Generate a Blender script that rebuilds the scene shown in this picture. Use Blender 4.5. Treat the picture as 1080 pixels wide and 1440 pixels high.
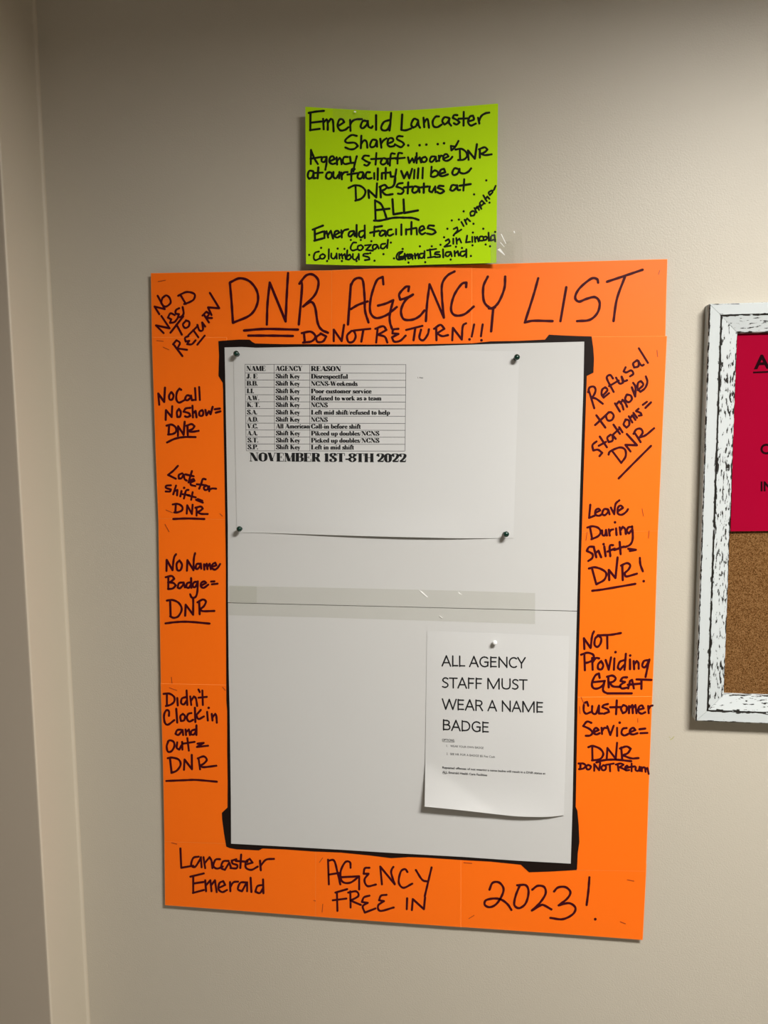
import bpy, bmesh, math, random
import numpy as np
from mathutils import Vector

random.seed(7)
for o in list(bpy.data.objects):
    bpy.data.objects.remove(o)
scene = bpy.context.scene
COL = scene.collection
R = math.radians

# ------------------------------------------------------------------ camera
D = 1.16            # distance of the camera from the wall (wall plane is Y = 0)
CZ = 1.62           # camera height
F = 1080.66         # focal length in pixels of the 1080 x 1440 picture
PITCH, YAW, ROLL = R(5.943), R(7.687), R(-0.562)
fw = np.array([-math.sin(YAW)*math.cos(PITCH), math.cos(YAW)*math.cos(PITCH), -math.sin(PITCH)])
rt = np.cross(fw, [0, 0, 1]); rt /= np.linalg.norm(rt)
up = np.cross(rt, fw)
rt, up = rt*math.cos(ROLL) + up*math.sin(ROLL), -rt*math.sin(ROLL) + up*math.cos(ROLL)
from mathutils import Matrix
cam = bpy.data.cameras.new('camera'); cam_o = bpy.data.objects.new('camera', cam); COL.objects.link(cam_o)
cam.sensor_fit = 'VERTICAL'; cam.sensor_height = 36.0; cam.lens = 36.0*F/1440.0
cam.clip_start = 0.01; cam.clip_end = 50
m = Matrix(((rt[0], up[0], -fw[0], 0), (rt[1], up[1], -fw[1], -D), (rt[2], up[2], -fw[2], CZ), (0, 0, 0, 1)))
cam_o.matrix_world = m
scene.camera = cam_o

# ------------------------------------------------------------------ light
vs = scene.view_settings
vs.view_transform = 'Standard'; vs.look = 'None'; vs.gamma = 1.0; vs.use_curve_mapping = False
vs.exposure = 0.0
world = bpy.data.worlds.new('world'); scene.world = world; world.use_nodes = True
bgn = world.node_tree.nodes['Background']
bgn.inputs[0].default_value = (1.0, 0.93, 0.82, 1); bgn.inputs[1].default_value = 0.115
CEIL = 2.48
LX, LY, LZ, LSX, LSY, LREC = 0.70, -1.13, CEIL-0.012, 0.60, 0.30, 0.058
def area(name, loc, sx, sy, power, color, spread):
    l = bpy.data.lights.new(name, 'AREA'); l.shape = 'RECTANGLE'; l.size = sx; l.size_y = sy
    l.energy = power; l.color = color; l.spread = R(spread)
    o = bpy.data.objects.new(name, l); o.location = loc; COL.objects.link(o)
    return o
area('ceiling_lamp', (LX, LY, LZ), LSX, LSY, 82, (1.0, 0.975, 0.925), 180)

# ------------------------------------------------------------------ pixel -> place on a plane parallel to the wall
def at(px, py, d=0.0):
    """point of the plane that stands d metres in front of the wall, seen at pixel px, py"""
    v = fw*F + rt*(px-540.0) + up*(720.0-py)
    k = (D-d)/v[1]
    return Vector((v[0]*k, -d, CZ+v[2]*k))

# ------------------------------------------------------------------ materials
def mat(name, color, rough=0.6, spec=0.35, noise=None, bump=None, metallic=0.0):
    mt = bpy.data.materials.new(name); mt.use_nodes = True
    nt = mt.node_tree; b = nt.nodes['Principled BSDF']
    b.inputs['Base Color'].default_value = (*color, 1)
    b.inputs['Roughness'].default_value = rough
    b.inputs['Specular IOR Level'].default_value = spec
    b.inputs['Metallic'].default_value = metallic
    tc = nt.nodes.new('ShaderNodeTexCoord')
    if noise:
        sc, amt = noise
        n = nt.nodes.new('ShaderNodeTexNoise'); n.inputs['Scale'].default_value = sc; n.inputs['Detail'].default_value = 4
        nt.links.new(tc.outputs['Object'], n.inputs['Vector'])
        mx = nt.nodes.new('ShaderNodeMix'); mx.data_type = 'RGBA'
        mx.inputs['A'].default_value = (*[c*(1-amt) for c in color], 1)
        mx.inputs['B'].default_value = (*[min(1, c*(1+amt)) for c in color], 1)
        nt.links.new(n.outputs['Fac'], mx.inputs['Factor']); nt.links.new(mx.outputs['Result'], b.inputs['Base Color'])
    if bump:
        sc, st, dist = bump
        n = nt.nodes.new('ShaderNodeTexNoise'); n.inputs['Scale'].default_value = sc; n.inputs['Detail'].default_value = 3
        nt.links.new(tc.outputs['Object'], n.inputs['Vector'])
        bp = nt.nodes.new('ShaderNodeBump'); bp.inputs['Strength'].default_value = st; bp.inputs['Distance'].default_value = dist
        nt.links.new(n.outputs['Fac'], bp.inputs['Height']); nt.links.new(bp.outputs['Normal'], b.inputs['Normal'])
    return mt

M = {}
M['wall'] = mat('greige eggshell paint', (0.505, 0.462, 0.385), 0.44, 0.36, (3, 0.02), (400, 0.45, 0.0006))
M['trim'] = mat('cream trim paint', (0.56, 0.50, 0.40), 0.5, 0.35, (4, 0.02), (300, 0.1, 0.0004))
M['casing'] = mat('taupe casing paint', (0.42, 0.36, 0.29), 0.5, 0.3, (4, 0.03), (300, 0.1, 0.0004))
M['ceiling'] = mat('white ceiling tile', (0.7, 0.68, 0.62), 0.9, 0.1, (60, 0.05))
M['floor'] = mat('vinyl floor', (0.35, 0.31, 0.25), 0.5, 0.3, (8, 0.1))
M['orange'] = mat('fluorescent orange card', (1.0, 0.163, 0.002), 0.5, 0.3, (30, 0.015))
M['white'] = mat('white poster board', (0.575, 0.573, 0.563), 0.55, 0.2, (12, 0.01))
M['paper'] = mat('white copy paper', (0.60, 0.60, 0.594), 0.75, 0.15, (14, 0.008))
M['foam'] = mat('grey foam core', (0.45, 0.43, 0.38), 0.9, 0.1, (50, 0.05))
M['green'] = mat('lime green card', (0.47, 0.75, 0.003), 0.6, 0.12, (30, 0.015))
M['pink'] = mat('hot pink paper', (0.285, 0.0006, 0.021), 0.8, 0.04, (20, 0.02))
M['ink'] = mat('black marker on orange', (0.046, 0.0015, 0.007), 0.5, 0.12, (300, 0.15))
M['border'] = mat('black marker border', (0.010, 0.005, 0.004), 0.45, 0.16, (200, 0.2))
M['ink_green'] = mat('black marker on green', (0.006, 0.009, 0.004), 0.5, 0.12, (300, 0.15))
M['print'] = mat('black toner', (0.012, 0.012, 0.013), 0.6, 0.2, (300, 0.1))
M['rule'] = mat('thin printed rule', (0.12, 0.12, 0.125), 0.6, 0.2, (300, 0.1))
M['print_pink'] = mat('black toner on pink', (0.012, 0.001, 0.003), 0.8, 0.04, (300, 0.1))
M['staple'] = mat('wire staple', (0.55, 0.16, 0.04), 0.4, 0.5, (500, 0.1), metallic=0.0)
M['staple_dark'] = mat('marked staple', (0.36, 0.05, 0.003), 0.5, 0.5, (500, 0.1))
M['pin_green'] = mat('dark green plastic', (0.002, 0.028, 0.018), 0.18, 0.6, (100, 0.1))
M['pin_clear'] = mat('clear plastic', (0.86, 0.87, 0.86), 0.12, 0.6, (100, 0.05))
M['steel'] = mat('steel needle', (0.6, 0.6, 0.6), 0.3, 0.5, (100, 0.05), metallic=1.0)
M['scuff'] = mat('yellowish wall chip', (0.42, 0.40, 0.2), 0.8, 0.1, (900, 0.3))
bpn = M['pin_clear'].node_tree.nodes['Principled BSDF']; bpn.inputs['Transmission Weight'].default_value = 0.0

def tape_material(name, tint, alpha):
    mt = bpy.data.materials.new(name); mt.use_nodes = True; nt = mt.node_tree
    b = nt.nodes['Principled BSDF']; out = nt.nodes['Material Output']
    b.inputs['Base Color'].default_value = (*tint, 1); b.inputs['Roughness'].default_value = 0.25
    t = nt.nodes.new('ShaderNodeBsdfTransparent'); t.inputs[0].default_value = (0.97, 0.97, 0.95, 1)
    mx = nt.nodes.new('ShaderNodeMixShader')
    tc = nt.nodes.new('ShaderNodeTexCoord'); n = nt.nodes.new('ShaderNodeTexNoise'); n.inputs['Scale'].default_value = 25
    mp = nt.nodes.new('ShaderNodeMapRange'); mp.inputs['To Min'].default_value = alpha*0.75; mp.inputs['To Max'].default_value = alpha*1.25
    nt.links.new(tc.outputs['Object'], n.inputs['Vector']); nt.links.new(n.outputs['Fac'], mp.inputs['Value'])
    nt.links.new(mp.outputs['Result'], mx.inputs[0]); nt.links.new(t.outputs[0], mx.inputs[1]); nt.links.new(b.outputs[0], mx.inputs[2])
    nt.links.new(mx.outputs[0], out.inputs['Surface'])
    return mt
M['tape'] = tape_material('clear tape', (0.50, 0.49, 0.45), 0.10)
M['edge'] = mat('cut card edge', (1.0, 0.28, 0.06), 0.7, 0.15, (40, 0.03))
M['tape_thin'] = tape_material('very clear tape', (0.5, 0.5, 0.46), 0.035)
M['glint'] = mat('painted tape glint', (0.95, 0.95, 0.93), 0.3, 0.5, (200, 0.03))  # pale colour that paints the bright glints on the tape

def cork_material():
    mt = bpy.data.materials.new('cork'); mt.use_nodes = True; nt = mt.node_tree; b = nt.nodes['Principled BSDF']
    b.inputs['Roughness'].default_value = 0.95; b.inputs['Specular IOR Level'].default_value = 0.05
    tc = nt.nodes.new('ShaderNodeTexCoord')
    v = nt.nodes.new('ShaderNodeTexVoronoi'); v.inputs['Scale'].default_value = 900
    n = nt.nodes.new('ShaderNodeTexNoise'); n.inputs['Scale'].default_value = 620; n.inputs['Detail'].default_value = 6
    ad = nt.nodes.new('ShaderNodeMath'); ad.operation = 'MULTIPLY_ADD'; ad.inputs[1].default_value = 0.35
    cr = nt.nodes.new('ShaderNodeValToRGB')
    e = cr.color_ramp.elements; e[0].position = 0.36; e[0].color = (0.038, 0.016, 0.0045, 1); e[1].position = 0.9; e[1].color = (0.23, 0.122, 0.046, 1)
    k = cr.color_ramp.elements.new(0.58); k.color = (0.118, 0.051, 0.0145, 1)
    sp = nt.nodes.new('ShaderNodeSeparateColor')
    nt.links.new(tc.outputs['Object'], v.inputs['Vector']); nt.links.new(tc.outputs['Object'], n.inputs['Vector'])
    nt.links.new(v.outputs['Color'], sp.inputs[0]); nt.links.new(sp.outputs[0], ad.inputs[0]); nt.links.new(n.outputs['Fac'], ad.inputs[2])
    nt.links.new(ad.outputs[0], cr.inputs[0]); nt.links.new(cr.outputs[0], b.inputs['Base Color'])
    bp = nt.nodes.new('ShaderNodeBump'); bp.inputs['Strength'].default_value = 0.4; bp.inputs['Distance'].default_value = 0.0006
    nt.links.new(ad.outputs[0], bp.inputs['Height']); nt.links.new(bp.outputs[0], b.inputs['Normal'])
    return mt
M['cork'] = cork_material()

def distressed(name, seed, amount):
    """white paint worn off along the groove and the edges; UV: u = metres along the rail, v = metres across the profile"""
    mt = bpy.data.materials.new(name); mt.use_nodes = True; nt = mt.node_tree; b = nt.nodes['Principled BSDF']
    N = nt.nodes.new; L = nt.links.new
    b.inputs['Roughness'].default_value = 0.6; b.inputs['Specular IOR Level'].default_value = 0.25
    uv = N('ShaderNodeUVMap'); uv.uv_map = 'UVMap'
    sep = N('ShaderNodeSeparateXYZ'); L(uv.outputs[0], sep.inputs[0])
    mp = N('ShaderNodeMapping'); mp.inputs['Scale'].default_value = (90, 330, 1); mp.inputs['Location'].default_value = (seed*3.7, seed, 0)
    L(uv.outputs[0], mp.inputs['Vector'])
    n = N('ShaderNodeTexNoise'); n.inputs['Scale'].default_value = 1.0; n.inputs['Detail'].default_value = 5; n.inputs['Roughness'].default_value = 0.56
    L(mp.outputs[0], n.inputs['Vector'])
    big = N('ShaderNodeTexNoise'); big.inputs['Scale'].default_value = 14; big.inputs['Detail'].default_value = 2
    L(uv.outputs[0], big.inputs['Vector'])
    bias = N('ShaderNodeValToRGB'); bias.color_ramp.interpolation = 'LINEAR'   # how worn each line across the profile is
    rng = N('ShaderNodeMapRange'); rng.inputs['From Min'].default_value = 0.0; rng.inputs['From Max'].default_value = 0.080
    L(sep.outputs[1], rng.inputs['Value']); L(rng.outputs[0], bias.inputs[0])
    # profile coordinate: 0-.022 outer side, .022-.037 outer band, .037-.040 groove, .040-.062 inner band, then inner side
    pts = [(0.0, .05), (.019, .10), (.0222, .34), (.0236, .03), (.034, .02), (.0362, .22), (.0371, .42), (.0392, .42), (.0405, .2), (.045, .11), (.053, .17), (.060, .15), (.0628, .3), (.066, .2)]
    el = bias.color_ramp.elements
    el[0].position = pts[0][0]/.08; el[0].color = (pts[0][1],)*3+(1,)
    el[1].position = pts[-1][0]/.08; el[1].color = (pts[-1][1],)*3+(1,)
    for p, c in pts[1:-1]:
        q = el.new(p/.08); q.color = (c, c, c, 1)
    s1 = N('ShaderNodeMath'); s1.operation = 'MULTIPLY_ADD'; s1.inputs[1].default_value = amount    # noise + bias*amount
    L(bias.outputs[0], s1.inputs[0]); L(n.outputs['Fac'], s1.inputs[2])
    s2 = N('ShaderNodeMath'); s2.operation = 'MULTIPLY_ADD'; s2.inputs[1].default_value = 0.34
    L(big.outputs['Fac'], s2.inputs[0]); L(s1.outputs[0], s2.inputs[2])
    th = N('ShaderNodeMapRange'); th.inputs['From Min'].default_value = 0.885; th.inputs['From Max'].default_value = 0.91
    L(s2.outputs[0], th.inputs['Value'])
    mx = N('ShaderNodeMix'); mx.data_type = 'RGBA'
    mx.inputs['A'].default_value = (0.52, 0.555, 0.562, 1); mx.inputs['B'].default_value = (0.016, 0.014, 0.011, 1)
    L(th.outputs[0], mx.inputs['Factor']); L(mx.outputs['Result'], b.inputs['Base Color'])
    bp = N('ShaderNodeBump'); bp.inputs['Strength'].default_value = 0.5; bp.inputs['Distance'].default_value = 0.0005; bp.invert = True
    L(th.outputs[0], bp.inputs['Height']); L(bp.outputs[0], b.inputs['Normal'])
    return mt

# ------------------------------------------------------------------ helpers
def link(name, verts, faces, material, parent=None, uvs=None, smooth=False):
    me = bpy.data.meshes.new(name)
    me.from_pydata([tuple(v) for v in verts], [], faces); me.update()
    if uvs is not None:
        lay = me.uv_layers.new(name='UVMap')
        for lp in me.loops:
            lay.data[lp.index].uv = uvs[lp.vertex_index]
    for mm in (material if isinstance(material, list) else [material]):
        me.materials.append(mm)
    if smooth:
        for p in me.polygons: p.use_smooth = True
    o = bpy.data.objects.new(name, me); COL.objects.link(o)
    if parent is not None:
        o.parent = parent
        o.matrix_parent_inverse = Matrix.Translation(-parent.location) if parent.parent is None else Matrix()
        if parent.parent is None:
            me.transform(Matrix.Translation(-parent.location)); o.matrix_parent_inverse = Matrix()
    return o

def local(o, parent):
    """shift a world-coordinate mesh so that it may hang under a child whose thing stands at its own origin"""
    return o

def sub(name, verts, faces, material, part, **k):
    """a sub-part: child of a part (whose own origin is that of its thing)"""
    root = part.parent if part.parent else part
    off = root.location if root.type == 'EMPTY' else root.location
    vv = [Vector(v)-off for v in verts]
    o = link(name, vv, faces, material, None, **k)
    o.parent = part
    return o

def thing(name, loc, label, cat, group=None):
    o = bpy.data.objects.new(name, None); o.location = loc; o.empty_display_size = 0.02; COL.objects.link(o)
    o['label'] = label; o['category'] = cat
    if group: o['group'] = group
    return o

def structure(o):
    o['kind'] = 'structure'; return o

def box(x0, x1, y0, y1, z0, z1):
    v = [(x, y, z) for x in (x0, x1) for y in (y0, y1) for z in (z0, z1)]
    f = [(0, 1, 3, 2), (4, 6, 7, 5), (0, 4, 5, 1), (2, 3, 7, 6), (0, 2, 6, 4), (1, 5, 7, 3)]
    return v, f

def bevel(o, w, seg=2):
    b = o.modifiers.new('bevel', 'BEVEL'); b.width = w; b.segments = seg; b.limit_method = 'ANGLE'
    return o

def sheet(name, poly, d_back, d_front, material, parent, flat=None):
    """a flat card whose outline is a polygon seen at the pixels poly, at its real distance from the wall, with thickness"""
    fr = [at(x, y, d_front) for x, y in poly]
    bk = [Vector((p.x, -d_back, p.z)) for p in fr]
    n = len(poly)
    vs_ = fr+bk
    fs = [tuple(range(n)), tuple(range(2*n-1, n-1, -1))] + [(i, i+n, (i+1) % n+n, (i+1) % n) for i in range(n)]
    return link(name, vs_, fs, material, parent)

def card(name, poly, d_back, d_front, parent):
    """like sheet, with a narrow pale cut edge all round"""
    n = len(poly); P = [Vector((x, y)) for x, y in poly]
    ar = sum(P[i].x*P[(i+1) % n].y-P[(i+1) % n].x*P[i].y for i in range(n))
    sg = 1 if ar > 0 else -1
    ins = []
    for i in range(n):
        a = (P[i]-P[i-1]).normalized(); b = (P[(i+1) % n]-P[i]).normalized()
        na, nb = Vector((-a.y, a.x))*sg, Vector((-b.y, b.x))*sg
        mm_ = (na+nb); k = 0.62/max(.3, (1+na.dot(nb)))
        ins.append(P[i]+mm_*k)
    fr = [at(p.x, p.y, d_front) for p in ins]
    md = [at(p.x, p.y, d_front-0.0003) for p in P]
    bk = [Vector((p.x, -d_back, p.z)) for p in md]
    q = lambda i: (i+1) % n
    fs = [tuple(range(n)), tuple(range(3*n-1, 2*n-1, -1))]
    fs += [(i, i+n, q(i)+n, q(i)) for i in range(n)]+[(i+n, i+2*n, q(i)+2*n, q(i)+n) for i in range(n)]
    o = link(name, fr+md+bk, fs, [M['orange'], M['edge']], parent)
    for p in o.data.polygons[2:]: p.material_index = 1
    bm = bmesh.new(); bm.from_mesh(o.data); bmesh.ops.recalc_face_normals(bm, faces=bm.faces); bm.to_mesh(o.data); bm.free()
    return o

# smooth pen strokes -------------------------------------------------
def smooth_line(pts):
    """Catmull-Rom through pts; a sharp turn stays a corner. Returns list of samples and indices of corners"""
    P = [np.array(p, float) for p in pts]
    runs, cur = [], [P[0]]
    for i in range(1, len(P)):
        cur.append(P[i])
        if i < len(P)-1:
            a = P[i]-P[i-1]; b = P[i+1]-P[i]
            ca = np.dot(a, b)/(np.linalg.norm(a)*np.linalg.norm(b)+1e-9)
            if ca < 0.05:
                runs.append(cur); cur = [P[i]]
    runs.append(cur)
    res = []
    for r in runs:
        if len(r) == 2:
            res.append([r[0], r[1]]); continue
        q = [2*r[0]-r[1]]+r+[2*r[-1]-r[-2]]
        out = []
        for i in range(1, len(q)-2):
            p0, p1, p2, p3 = q[i-1], q[i], q[i+1], q[i+2]
            n = max(3, min(9, int(np.linalg.norm(p2-p1)/2.2)+2))
            for k in range(n):
                t = k/n
                out.append(0.5*((2*p1)+(-p0+p2)*t+(2*p0-5*p1+4*p2-p3)*t*t+(-p0+3*p1-3*p2+p3)*t**3))
        out.append(r[-1])
        res.append(out)
    return res

def parse(s):
    out = []
    for part in s.split(';'):
        n = [float(t) for t in part.split()]
        if len(n) >= 2:
            out.append([(n[i], n[i+1]) for i in range(0, len(n)-1, 2)])
    return out

class Ink:
    """flat marker strokes lying on a sheet: surf(px, py) gives the place on the sheet"""
    def __init__(self, surf, gain=1.0): self.gain = gain; self.v = []; self.f = []; self.surf = surf; self.n = 0
    def put(self, px, py): self.v.append(self.surf(px, py, (self.n % 7)*2.2e-5)); return len(self.v)-1
    def poly(self, pts): self.n += 1; self.f.append([self.put(*p) for p in pts])
    def disc(self, p, r, k=10):
        self.n += 1
        self.f.append([self.put(p[0]+r*math.cos(-2*math.pi*i/k), p[1]+r*math.sin(-2*math.pi*i/k)) for i in range(k)])
    def stroke(self, pts, w):
        if len(pts) == 1:
            self.disc(pts[0], w*0.62); return
        for run in smooth_line(pts):
            self.n += 1
            run = np.array(run); k = len(run)
            tan = np.gradient(run, axis=0); tan /= (np.linalg.norm(tan, axis=1)[:, None]+1e-9)
            ph = random.random()*6
            prev = None
            for i in range(k):
                hw = 0.5*w*(1+0.07*math.sin(ph+i*1.1))
                nx, ny = -tan[i][1]*hw, tan[i][0]*hw
                a = self.put(run[i][0]+nx, run[i][1]+ny); b = self.put(run[i][0]-nx, run[i][1]-ny)
                if prev: self.f.append([prev[0], prev[1], b, a])
                prev = (a, b)
            self.disc(run[0], w*0.5); self.disc(run[-1], w*0.5)
    def text(self, crop, s, w):
        w *= self.gain
        ox, oy, sc = crop
        for st in parse(s):
            self.stroke([(ox+x/sc, oy+y/sc) for x, y in st], w)
    def build(self, name, material, part, top=False):
        # all faces towards the room
        o = (sub if not top else link)(name, self.v, self.f, material, part)
        bm = bmesh.new(); bm.from_mesh(o.data)
        for f in bm.faces:
            f.normal_update()
            if f.normal.y > 0: f.normal_flip()
        bm.to_mesh(o.data); bm.free()
        return o

# ------------------------------------------------------------------ the setting
XC = (at(55.5, 208).x + at(125.4, 1440).x + at(73, 500).x)/3          # inner corner on the left
XR = 2.3
structure(link('wall_back', *box(-0.02+XC-0.0, XR, 0.0, 0.1, 0.0, CEIL), M['wall']))
RET = 0.104                                                          # how far the left wall end stands out
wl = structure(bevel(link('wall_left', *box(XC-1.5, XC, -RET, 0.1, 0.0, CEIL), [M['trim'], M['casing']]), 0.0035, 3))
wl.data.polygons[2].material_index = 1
# thin caulk bead in the inner corner
n = 6; vs_ = []; fs = []
for z in (0.0, CEIL):
    for i in range(n):
        a = math.pi/2*i/(n-1)
        vs_.append((XC+0.005*(1-math.sin(a)), -0.005*(1-math.cos(a)), z))
    vs_.append((XC-0.0005, 0.0005, z))
for i in range(n-1): fs.append((i, i+n+1, i+n+2, i+1))
structure(link('trim_1', vs_, fs+[(n-1, 2*n, 2*n+1, n), (n, 2*n+1, n+1, 0)], M['trim']))
structure(link('floor', *box(XC-1.5, XR, -3.6, 0.1, -0.1, 0.0), M['floor']))
structure(link('ceiling', *box(XC-1.5, XR, -3.6, 0.1, CEIL, CEIL+0.1), M['ceiling']))

# ------------------------------------------------------------------ the big orange poster
# unseen grey box added round the ceiling lamp, shaped to darken the wall top
hv, hf = [], []
for bx in ((LX-LSX/2-.012, LX-LSX/2-.002, LY-LSY/2-.012, LY+LSY/2+.012), (LX+LSX/2+.002, LX+LSX/2+.012, LY-LSY/2-.012, LY+LSY/2+.012),
           (LX-LSX/2-.002, LX+LSX/2+.002, LY-LSY/2-.012, LY-LSY/2-.002), (LX-LSX/2-.002, LX+LSX/2+.002, LY+LSY/2+.002, LY+LSY/2+.012)):
    v, f = box(*bx, LZ-LREC, CEIL-0.001); b0 = len(hv); hv += v; hf += [tuple(b0+k for k in q) for q in f]
o = structure(link('ceiling_lamp_shield', hv, hf, mat('grey lamp shield', (0.18, 0.18, 0.18), 0.6, 0.2, (20, 0.05))))

poster = thing('poster', at(570, 850, 0.0), 'large poster with neon orange card border, white centre and handwritten DNR AGENCY LIST title', 'poster')
OB, OF = 0.0070, 0.0078           # back and front of the orange cards
OUT = [(214, 386), (460, 382.5), (690, 374), (936, 367), (930, 650), (919, 930), (902, 1319), (690, 1305.5), (480, 1289), (234, 1271), (228, 1050), (221.5, 690)]
cx, cy = 570, 850
sheet('foam_backing', [(cx+(x-cx)*0.975, cy+(y-cy)*0.983) for x, y in OUT], 0.0012, OB-0.0002, M['foam'], poster)
cards = {
 'orange_card': [
  [(212, 384), (340, 381.8), (474, 380.0), (474, 490), (330, 494), (314, 486), (213.6, 486)],                     # top left
  [(466, 380), (575, 375.6), (664, 372.4), (664, 489), (466, 492)],                                               # top middle
  [(655, 372.6), (700, 371), (938.6, 364.3), (937, 420), (935.6, 482), (828, 482), (826, 489), (655, 490)],         # top right
  [(213.4, 474), (319, 474), (324, 731), (222.5, 729.5), (218.6, 632)],                                           # left, second down
  [(222.4, 720), (324, 720), (326.5, 972), (226.2, 970), (224, 830)],
  [(225.8, 961), (326.5, 963), (327, 1187), (231.2, 1184), (229.2, 1080)],
  [(938, 472.5), (828, 473.3), (814, 749), (925.4, 747), (931.5, 610)],                                            # right, second down
  [(925.6, 738), (814, 738), (806, 990), (917.2, 988), (921, 890)],
  [(917.4, 979), (806, 980), (800, 1224), (908.6, 1225.5), (912.4, 1110)],
  [(231.0, 1174), (330, 1176), (452, 1184), (451.5, 1289.8), (338, 1281), (232, 1273)],                          # bottom left
  [(443.6, 1186), (545, 1193), (648.5, 1199), (648.5, 1304), (545, 1296.8), (443.4, 1289.2)],
  [(640, 1196), (800, 1206), (809, 1214), (909.4, 1215), (904, 1322), (777, 1312.5), (640, 1303.2)],
 ]}
card_objs = []
for i, poly in enumerate(cards['orange_card']):
    lift = [1, 2, 1, 2, 1, 2, 2, 1, 2, 1, 2, 1][i]*0.00022
    card_objs.append(card('orange_card', poly, OB+lift, OF+lift, poster))
def on_cards(px, py, e=0.0): return at(px, py, OF+0.00060+e)
# black marker band around the white sheets
bd = Ink(lambda x, y, e=0: at(x, y, OF+0.00075+e))
bd.poly([(307, 479.6), (318, 478.8), (336, 477.5), (351, 477.6), (355, 481), (359, 483), (357, 489), (315, 489.5), (313, 484)])
bd.poly([(355, 481.5), (359, 483), (400, 484), (440, 484), (520, 484.5), (600, 484), (664, 482.8), (690, 480), (730, 479.3), (767, 477.5), (769, 488), (357, 489)])
bd.poly([(766, 478), (772, 470.6), (790, 471.6), (812, 472.5), (832, 473), (832, 488), (766, 488)])
bd.poly([(318, 484), (307, 479.6), (308, 500), (307.2, 528.5), (313, 538), (318.5, 545), (323, 545)])
bd.poly([(313, 536), (313.8, 549), (314.5, 600), (316, 680), (317, 740), (317.8, 800), (317.8, 860), (318.2, 940), (326, 940), (323, 760), (321, 640), (319, 540)])
bd.poly([(318.2, 938), (318.4, 985), (319.5, 1000), (319.6, 1060), (320.2, 1100), (320, 1137), (328, 1137), (327, 938)])
bd.poly([(320.5, 1135), (312, 1143), (312.4, 1152), (315, 1172), (318.2, 1190.5), (323, 1192.5), (333, 1194.3), (349, 1195), (364, 1195.8), (369.5, 1193), (372, 1184), (328, 1180), (328, 1135)])
bd.poly([(367, 1193), (400, 1194.4), (443, 1197.5), (480, 1199), (520, 1203), (550, 1206.8), (575, 1205.3), (598, 1206), (640, 1208.8), (690, 1211.6), (735, 1216.2), (760, 1214), (760, 1203), (367, 1184)])
bd.poly([(732, 1215.5), (744, 1226.6), (775, 1225.5), (811, 1223.4), (811.5, 1218), (812, 1208), (732, 1206)])
bd.poly([(811.5, 1222), (812.5, 1200), (814.8, 1184), (813.8, 1160), (812, 1140), (809.6, 1134.5), (798, 1134), (796, 1216)])
bd.poly([(809.6, 1138), (811, 1060), (812.4, 980), (815.3, 870), (817, 790), (820, 690), (823, 600), (825.3, 526), (818, 526), (808, 690), (798, 1138)])
bd.poly([(824.5, 529), (834.6, 524), (835.4, 505), (834.4, 490), (832, 473), (817, 476), (815, 529)])
bd.build('marker_border', M['border'], poster, True)

# handwriting, traced stroke by stroke --------------------------------
T1 = (200, 360, 4.154); T2 = (440, 360, 4.154); T3 = (690, 360, 4.154)
L1 = (205, 530, 6.857); L2 = (205, 730, 6.857); L3 = (215, 940, 6.857)
B1 = (220, 1130, 4.154); B2 = (430, 1130, 4.154); B3 = (650, 1130, 3.857)
R1 = (800, 480, 6.857); R2 = (800, 690, 6.857); R3 = (800, 870, 6.857); R4 = (800, 980, 6.857)
def write(blocks, w, top=True):
    k = Ink(on_cards)
    for crop, s in blocks: k.text(crop, s, w)
    k.build('handwriting', M['ink'], poster, True)
write([(T1, '512 155 522 270 530 390; 512 155 570 130 630 150 672 210 672 280 630 345 530 390;'
            '728 400 732 280 745 155; 745 155 838 382; 838 382 844 240 852 100;'
            '918 162 934 170 915 400; 920 158 960 112 1000 110 1030 150 1010 225 940 295; 940 295 985 268 1010 300 1025 390 1048 430 1085 448;'
            '595 435 720 426 910 430; 620 465 750 465 880 467'),
       (T2, '222 165 205 400; 222 172 240 140 268 128 292 145 302 240 305 320 325 388; 222 310 265 285 320 265;'
            '412 165 408 122 372 145 340 240 335 325 368 362 430 345 490 298; 380 290 425 278 470 258; 470 258 450 335 450 385 462 425;'
            '558 205 562 178 540 182 505 222 510 255 545 245 585 225; 585 225 540 260 515 318 530 368 580 372 622 352 652 318;'
            '660 380 668 270 682 165; 682 165 765 360; 765 360 755 250 755 165 785 115 828 90;'
            '895 182 897 155 868 165 825 230 807 310 830 346 885 340 940 295; 1022 120 996 180 1000 265 1036 303 1064 300'),
       (T3, '85 120 80 190 48 268 15 302 -10 306; 15 308 3 440;'
            '278 130 250 230 200 388; 200 388 250 378 362 380; 442 182 408 380;'
            '628 155 622 135 588 132 520 188 494 240 515 266 560 250 610 240 637 272 625 330 580 372 505 380; 680 150 770 120 888 80; 785 120 738 250 718 380')], 3.5)
write([(T1, '945 450 950 505; 932 450 985 442 1012 470 990 498 940 505'),
       (T2, '45 455 20 475 28 502 60 498 78 470 45 452; 122 497 122 430; 122 430 168 497; 168 497 182 402; 225 438 200 465 208 502 235 500 250 470 240 440 225 438;'
            '240 435 335 425; 295 430 283 500; 378 425 370 505; 365 425 410 410 430 432 380 460; 380 460 420 472 435 505;'
            '500 425 470 430 465 452 500 455; 500 455 462 475 475 500 510 495 542 465; 545 432 640 408; 598 422 588 492;'
            '632 430 622 478 645 492 670 460 678 428; 720 415 722 492; 708 425 745 402 768 425 725 452; 725 452 755 468 790 462;'
            '814 492 818 420; 818 420 870 488; 870 488 876 410 895 393; 942 400 928 470; 915 487; 992 400 982 468; 985 492')], 3.2)
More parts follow.
